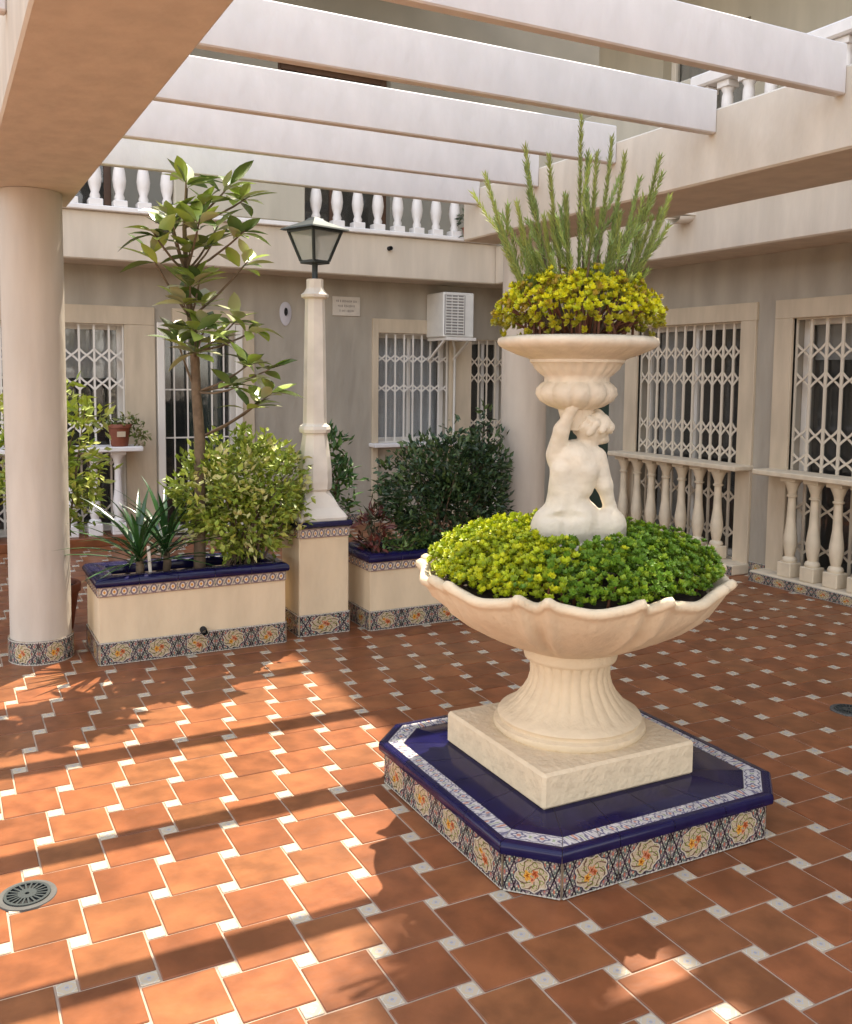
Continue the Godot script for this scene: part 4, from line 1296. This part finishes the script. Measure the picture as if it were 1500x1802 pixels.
	bush("red_leaf_plant", "small dark red leafed plant at the left end of the right planter", Vector3(2.47, 0.42, -5.42), Vector3(2.47, 0.55, -5.42), Vector3(0.09, 0.16, 0.12), 34, 8, 0.075, 0.022, [Color(0.10, 0.025, 0.02), Color(0.14, 0.04, 0.03), Color(0.05, 0.05, 0.02)], M.leaf_dark, 0.02)
	bush("low_green_plant", "low green plant spilling over the right planter's navy rim", Vector3(2.66, 0.42, -5.33), Vector3(2.66, 0.50, -5.33), Vector3(0.16, 0.09, 0.09), 46, 7, 0.045, 0.02, [Color(0.07, 0.13, 0.03), Color(0.12, 0.18, 0.04)], M.leaf_soft, 0.02)
	potted("potted_shrub", "leafy shrub in a clay pot behind the lamp post", Vector3(2.50, 0, -6.35), 0.15, 0.28, Vector3(0, 0.72, 0), Vector3(0.17, 0.45, 0.17), 90, [Color(0.05, 0.11, 0.03), Color(0.08, 0.15, 0.03)])
	potted("potted_shrub", "tall lime-green shrub in a clay pot behind the left column", Vector3(0.60, 0, -6.05), 0.16, 0.30, Vector3(0, 1.08, 0), Vector3(0.31, 0.50, 0.27), 190, [Color(0.30, 0.36, 0.05), Color(0.20, 0.28, 0.04), Color(0.40, 0.42, 0.10)])
	# the bowl: golden succulents on one side, deeper green ones on the other
	var at := Vector3(2.075, 0, -2.78)
	var turn := -0.6391
	var gold := [Color(0.44, 0.50, 0.014), Color(0.55, 0.56, 0.016), Color(0.30, 0.37, 0.016)]
	var green := [Color(0.17, 0.29, 0.018), Color(0.12, 0.23, 0.016), Color(0.26, 0.36, 0.02), Color(0.14, 0.25, 0.02)]
	for s in [["golden_succulent", "golden-green low succulents crowding the left half of the scalloped bowl", gold, -1.0], ["green_succulent", "deeper green low succulents crowding the right half of the scalloped bowl", green, 1.0]]:
		var g := thing(s[0], s[1], "plant", at + Vector3(0, 0.84, 0), turn)
		var st := Acc.new()
		for k in 50:
			var ang := rng.randf() * PI - PI * 0.5
			var r := rng.randf_range(0.2, 0.46)
			var b := Vector3(cos(ang) * r * s[3], 0.0, sin(ang) * r)
			st.tube([b, b * 1.04 + Vector3(0, 0.05, 0), b * 1.08 + Vector3(rng.randf_range(-0.02, 0.02), 0.1, 0)], [0.006, 0.005, 0.003], 5)
		part("stem", st.mesh(), M.red_stem, g)
		a = Acc.new()
		var sg: float = s[3]
		mound(a, 1900, 10, 0.10, 0.530, 0.062, 0.140, 0.019, 0.0125, s[2], func(u, z): return (u + 0.03 * sin(z * 17.0)) * sg > -0.05 * sg * 1.0 + rng.randfn() * 0.075)
		mound(a, 700, 9, 0.25, 0.515, 0.03, 0.075, 0.019, 0.0125, s[2], func(u, z): return u * sg > -0.05 * sg)
		stuff(part("foliage", a.mesh(), M.leaf_soft, g))
	# upper dish: yellow succulents, and a tall needle-leaved plant rising through them
	var up := thing("yellow_succulent", "yellow-green succulents with brown stems spilling round the upper dish", "plant", at + Vector3(0, 1.72, 0), turn)
	var sst := Acc.new()
	for k in 90:
		var ang := rng.randf() * TAU
		var r := rng.randf_range(0.02, 0.2)
		var b := Vector3(cos(ang) * r, 0.0, sin(ang) * r)
		var e := Vector3(cos(ang), 0, sin(ang)) * rng.randf_range(0.13, 0.27) + Vector3(0, rng.randf_range(0.06, 0.16), 0)
		sst.tube([b, b.lerp(e, 0.5) + Vector3(0, 0.01, 0), e], [0.006, 0.005, 0.003], 5)
	part("stem", sst.mesh(), M.red_stem, up)
	a = Acc.new()
	mound(a, 1000, 10, 0.03, 0.305, 0.085, 0.15, 0.019, 0.0115, [Color(0.58, 0.57, 0.014), Color(0.66, 0.62, 0.018), Color(0.46, 0.49, 0.014), Color(0.62, 0.58, 0.016), Color(0.36, 0.26, 0.03)], func(_u, _z): return true, 0.5)
	mound(a, 200, 10, 0.2, 0.31, 0.055, 0.03, 0.019, 0.0115, [Color(0.36, 0.33, 0.014), Color(0.25, 0.24, 0.014)], func(_u, _z): return true, 0.2)
	stuff(part("foliage", a.mesh(), M.leaf_soft, up))
	var tall := thing("needle_plant", "tall grey-green needle-leaved plant rising from the upper dish", "plant", at + Vector3(0, 1.72, 0), turn)
	var tp := [[-0.34, 0.59, 0.05], [-0.206, 0.71, -0.06], [-0.006, 0.795, 0.0], [-0.113, 0.633, 0.12], [0.103, 0.714, 0.02], [0.155, 0.68, -0.10], [0.268, 0.64, 0.03], [0.315, 0.52, -0.08], [0.05, 0.63, 0.16], [-0.278, 0.41, 0.14], [0.237, 0.41, 0.16], [-0.06, 0.55, -0.15], [0.196, 0.55, 0.1], [-0.17, 0.52, -0.12], [0.08, 0.5, -0.17], [-0.23, 0.5, -0.02], [0.02, 0.68, -0.06], [-0.05, 0.48, 0.18], [0.28, 0.46, 0.02], [0.13, 0.42, 0.2], [-0.13, 0.44, 0.02], [-0.31, 0.45, -0.06]]
	for q in tp:
		var tip := Vector3(q[0], q[1], q[2])
		var b := Vector3(q[0] * 0.22, 0.0, q[2] * 0.3)
		var mid := b.lerp(tip, 0.5) + Vector3(q[0] * 0.12, -0.03, q[2] * 0.12)
		var pth := []
		for i in 9:
			var t := i / 8.0
			pth.append(b.lerp(mid, t).lerp(mid.lerp(tip, t), t))
		var st := Acc.new()
		st.tube(pth, [0.0065, 0.006, 0.0055, 0.005, 0.0045, 0.004, 0.0035, 0.003, 0.002], 5)
		var main := part("stem", st.mesh(), M.bark, tall)
		a = Acc.new()
		var paths := [[pth, 0.36]]
		for j in 4:   # side shoots
			var i := 2 + rng.randi() % 4
			var s0: Vector3 = pth[i]
			var dd: Vector3 = (pth[8] - pth[2]).normalized()
			var e := s0 + (dd + Vector3(rng.randfn(), 0.2, rng.randfn()) * 0.28).normalized() * rng.randf_range(0.10, 0.22)
			paths.append([[s0, s0.lerp(e, 0.5) + Vector3(0, -0.008, 0), e], 0.12])
		for pp in paths:
			var pl: Array = pp[0]
			var cnt := 190 if pl.size() > 4 else 56
			var shade := rng.randf_range(0.8, 1.25)
			var yel := rng.randf()
			for j in cnt:
				var t: float = lerpf(pp[1], 1.0, float(j) / cnt)
				t = pow(t, 0.75)
				var fi := t * (pl.size() - 1)
				var i0 := mini(int(fi), pl.size() - 2)
				var p: Vector3 = pl[i0].lerp(pl[i0 + 1], fi - i0)
				var ax: Vector3 = (pl[i0 + 1] - pl[i0]).normalized()
				var th := j * 2.399
				var sx := ax.cross(Vector3(0.2, 0.1, 0.9)).normalized()
				var sy := ax.cross(sx)
				var dir := (ax * 1.0 + (sx * cos(th) + sy * sin(th)) * rng.randf_range(0.35, 0.7)).normalized()
				var k := shade * rng.randf_range(0.8, 1.2)
				a.col = Color(0.22 * k, 0.31 * k, 0.10 * k).lerp(Color(0.42 * k, 0.46 * k, 0.12 * k), yel * 0.8)
				a.leaf(p, dir, ax, rng.randf_range(0.022, 0.04), 0.0064, 0.1, 0.02, 0.4)
		stuff(part("needles", a.mesh(), M.leaf_soft, main))

func pot_mesh(r: float, h: float) -> ArrayMesh:
	var a := Acc.new()
	a.lathe([Vector2(0.01, 0.004), Vector2(r * 0.66, 0.0), Vector2(r * 0.70, 0.01), Vector2(r * 0.92, h * 0.82), Vector2(r * 1.0, h * 0.83), Vector2(r * 1.02, h * 0.97), Vector2(r * 0.97, h), Vector2(r * 0.88, h * 0.99), Vector2(r * 0.86, h * 0.88)], 24)
	return a.mesh()

func potted(called: String, label: String, at: Vector3, r: float, h: float, ctr: Vector3, rad: Vector3, n: int, cols: Array) -> void:
	var o := thing(called, label, "plant", at, 0.0, "potted shrubs behind the planters")
	part("pot", pot_mesh(r, h), M.terracotta_pot, o)
	part("soil", disc(r * 0.87, h * 0.9), M.soil, o)
	var st := Acc.new()
	twigs(st, Vector3(0, h * 0.88, 0), ctr, rad, 12, 0.01)
	part("stem", st.mesh(), M.bark, o)
	var a := Acc.new()
	clumps(a, ctr, rad, n, 9, 0.075, 0.033, cols, 0.035)
	stuff(part("foliage", a.mesh(), M.leaf_soft, o))

func drain(label: String, at: Vector3, r: float) -> void:
	var o := thing("floor_drain", label, "drain", at, 0.0, "floor drains")
	var a := Acc.new()
	a.lathe([Vector2(r * 1.27, -0.002), Vector2(r * 1.24, 0.0035), Vector2(r * 1.0, 0.0045), Vector2(r * 0.99, -0.004)], 32)
	part("cement_collar", a.mesh(), M.cement, o)
	a = Acc.new()
	a.lathe([Vector2(r * 0.99, 0.0025), Vector2(0.001, 0.0025)], 32)
	part("well", a.mesh(), M.dark_hole, o)
	a = Acc.new()
	a.lathe([Vector2(r * 0.985, 0.003), Vector2(r * 0.985, 0.0085), Vector2(r * 0.86, 0.0085), Vector2(r * 0.86, 0.003)], 32)
	a.lathe([Vector2(r * 0.40, 0.003), Vector2(r * 0.40, 0.0085), Vector2(r * 0.10, 0.0085), Vector2(r * 0.10, 0.003)], 24)
	for k in 20:
		var d := Vector3(cos(TAU * k / 20), 0, sin(TAU * k / 20))
		a.bar(d * r * 0.40 + Vector3(0, 0.0055, 0), d * r * 0.87 + Vector3(0, 0.0055, 0), 0.005, 0.005, Vector3.UP)
	part("grate", a.mesh(), M.grey_iron, o)

func small_things() -> void:
	drain("round grey floor drain in the sunlit tiles at lower left", Vector3(0.2, 0, -2.975), 0.068)
	drain("dark floor drain in the shaded tiles at the right edge", Vector3(3.86, 0, -2.94), 0.068)
	# wall plaque with three lines of worn lettering
	var s := thing("wall_plaque", "pale ceramic plaque with worn lettering on the grey wall right of the lamp", "sign", Vector3(3.83, 2.293, -9.149))
	part("plate", boxm(Vector3(0.31, 0.2, 0.014), 0.004), M.plaque, s, Vector3(0, 0, 0.007))
	var tl := Acc.new()
	var lr := RandomNumberGenerator.new()
	lr.seed = 5
	for row in 3:
		var x := -0.115 + row * 0.018
		while x < 0.115 - row * 0.018:
			var w := lr.randf_range(0.007, 0.014)
			tl.box(Vector3(x + w * 0.5, 0.052 - row * 0.05 + lr.randf_range(-0.002, 0.002), 0.0148), Vector3(w * 0.8, lr.randf_range(0.016, 0.026), 0.0012))
			x += w + (0.014 if lr.randf() < 0.2 else 0.004)
	part("lettering", tl.mesh(), M.plaque_ink, s)
	var be := thing("door_bell", "small pale oval bell plate with dark button on the grey wall left of the lamp", "bell", Vector3(3.165, 2.19, -9.149))
	var a := Acc.new()
	for q in [[0.0, 0.014], [0.010, 0.012], [0.012, 0.0]]: pass
	var rows := []
	for q in [[0.0, 1.0], [0.010, 1.0], [0.014, 0.85], [0.015, 0.02]]:
		var row := PackedVector3Array()
		for k in 28:
			var th := TAU * k / 28
			row.append(Vector3(cos(th) * 0.062 * q[1] * (1.0 + 0.12 * sin(th)), sin(th) * 0.12 * q[1], q[0]))
		rows.append(row)
	a.grid(rows)
	part("plate", a.mesh(), M.lilac_plate, be)
	a = Acc.new()
	a.lathe([Vector2(0.022, 0.0), Vector2(0.02, 0.02), Vector2(0.001, 0.022)], 14)
	part("button", a.mesh(), M.dark_hole, be, Vector3(0, 0.02, 0.014), Basis(Vector3(1, 0, 0), PI / 2) * Basis.from_scale(Vector3(0.8, 1, 1.9)))
	# air conditioner on a bracket
	var ac := thing("air_conditioner", "off-white air conditioner box on a bracket above the shuttered window", "air conditioner", Vector3(4.965, 1.97, -9.148))
	part("casing", boxm(Vector3(0.375, 0.475, 0.395), 0.012), M.white_plastic, ac, Vector3(0, 0.2555, 0.2))
	var gp := Acc.new()
	for k in 13: gp.box(Vector3(-0.052, 0.065 + k * 0.031, 0.4005), Vector3(0.23, 0.012, 0.012), 0.002)
	for k in 4: gp.box(Vector3(-0.162 + k * 0.0733, 0.255, 0.4), Vector3(0.008, 0.41, 0.008))
	part("grille", gp.mesh(), M.white_plastic, ac)
	part("grille_back", boxm(Vector3(0.25, 0.42, 0.004)), M.grey_plastic, ac, Vector3(-0.052, 0.255, 0.3985))
	var bk := Acc.new()
	for x in [-0.15, 0.15]:
		bk.box(Vector3(x, 0.0, 0.22), Vector3(0.03, 0.03, 0.46), 0.003)
		bk.bar(Vector3(x, -0.22, 0.005), Vector3(x, -0.012, 0.36), 0.022, 0.022, Vector3(1, 0, 0))
	bk.box(Vector3(0, -0.001, 0.4505), Vector3(0.36, 0.034, 0.02), 0.003)
	part("bracket", bk.mesh(), M.white_metal, ac)
	var pp := Acc.new()
	pp.tube([Vector3(0.12, 0.0, 0.06), Vector3(0.15, -0.1, 0.05), Vector3(0.15, -1.85, 0.04)], [0.014, 0.014, 0.014], 8)
	part("pipe", pp.mesh(), M.white_plastic, ac)
	# clay pot on the window sill
	var p := thing("flower_pot", "brown clay pot with pale label standing on the left window sill", "flower pot", Vector3(1.487, 0.905, -8.93))
	part("pot", pot_mesh(0.108, 0.205), M.terracotta_pot, p)
	part("soil", disc(0.094, 0.185), M.soil, p)
	part("label", boxm(Vector3(0.075, 0.05, 0.004), 0.001), M.trim, p, Vector3(0, 0.115, 0.0935), Basis(Vector3(1, 0, 0), 0.12))
	var tp := thing("trailing_plant", "thin trailing plant spilling from the brown clay pot", "plant", Vector3(1.487, 1.09, -8.93))
	a = Acc.new()
	clumps(a, Vector3(0.03, 0.03, 0), Vector3(0.14, 0.05, 0.1), 22, 6, 0.05, 0.024, [Color(0.10, 0.14, 0.03), Color(0.18, 0.18, 0.05)], 0.02)
	clumps(a, Vector3(0.19, -0.06, 0.03), Vector3(0.07, 0.12, 0.05), 16, 6, 0.05, 0.024, [Color(0.12, 0.15, 0.03), Color(0.18, 0.18, 0.05)], 0.02)
	stuff(part("foliage", a.mesh(), M.leaf_soft, tp))
	# spouts on the slab edges
	var sp := thing("rain_spout", "pale half-round rain spout under the beam on the right-hand slab edge", "spout", Vector3(5.369, 2.868, -5.785))
	a = Acc.new()
	rows = []
	for q in [[0.0, 0.0], [-0.12, -0.012], [-0.15, -0.014]]:
		var row := PackedVector3Array()
		for k in 9: row.append(Vector3(q[0], -sin(PI * k / 8) * 0.05 + q[1], cos(PI * k / 8) * 0.085))
		rows.append(row)
	a.grid(rows, false)
	a.box(Vector3(-0.075, 0.006, 0), Vector3(0.16, 0.014, 0.19), 0.004)
	part("gutter", a.mesh(), M.white_stone, sp)
	var hl := thing("overflow_pipe", "small dark overflow pipe in the balcony edge right of the lantern", "pipe", Vector3(4.11, 2.858, -8.699))
	a = Acc.new()
	a.lathe([Vector2(0.022, 0.0), Vector2(0.022, 0.05), Vector2(0.016, 0.05), Vector2(0.015, 0.01), Vector2(0.001, 0.01)], 14)
	part("tube", a.mesh(), M.dark_hole, hl, Vector3.ZERO, Basis(Vector3(1, 0, 0), PI / 2))
	var bp := thing("balcony_plant", "small dark plant poking through the balcony balusters at their right end", "plant", Vector3(4.98, 3.03, -8.60))
	a = Acc.new()
	clumps(a, Vector3(0, 0.16, 0.02), Vector3(0.11, 0.13, 0.08), 20, 6, 0.07, 0.025, [Color(0.05, 0.07, 0.04), Color(0.08, 0.10, 0.05)], 0.02)
	stuff(part("foliage", a.mesh(), M.leaf_dark, bp))
	part("pot", pot_mesh(0.07, 0.09), M.terracotta_pot, bp)
	# shrubs in troughs along the roof edge above the right-hand block
	var rt := thing("roof_tree", "small tree in a tub at the roof edge above the right-hand block", "tree", Vector3(5.62, 9.30, -6.1))
	a = Acc.new()
	a.tube([Vector3(0, 0.3, 0), Vector3(0.02, 1.0, 0), Vector3(0, 1.75, 0)], [0.03, 0.025, 0.015], 7)
	part("trunk", a.mesh(), M.bark, rt)
	part("pot", pot_mesh(0.18, 0.34), M.terracotta_pot, rt)
	a = Acc.new()
	clumps(a, Vector3(-0.14, 2.02, 0.03), Vector3(0.24, 0.30, 0.38), 130, 8, 0.11, 0.05, [Color(0.06, 0.11, 0.03)], 0.05)
	stuff(part("crown", a.mesh(), M.leaf_soft, rt))
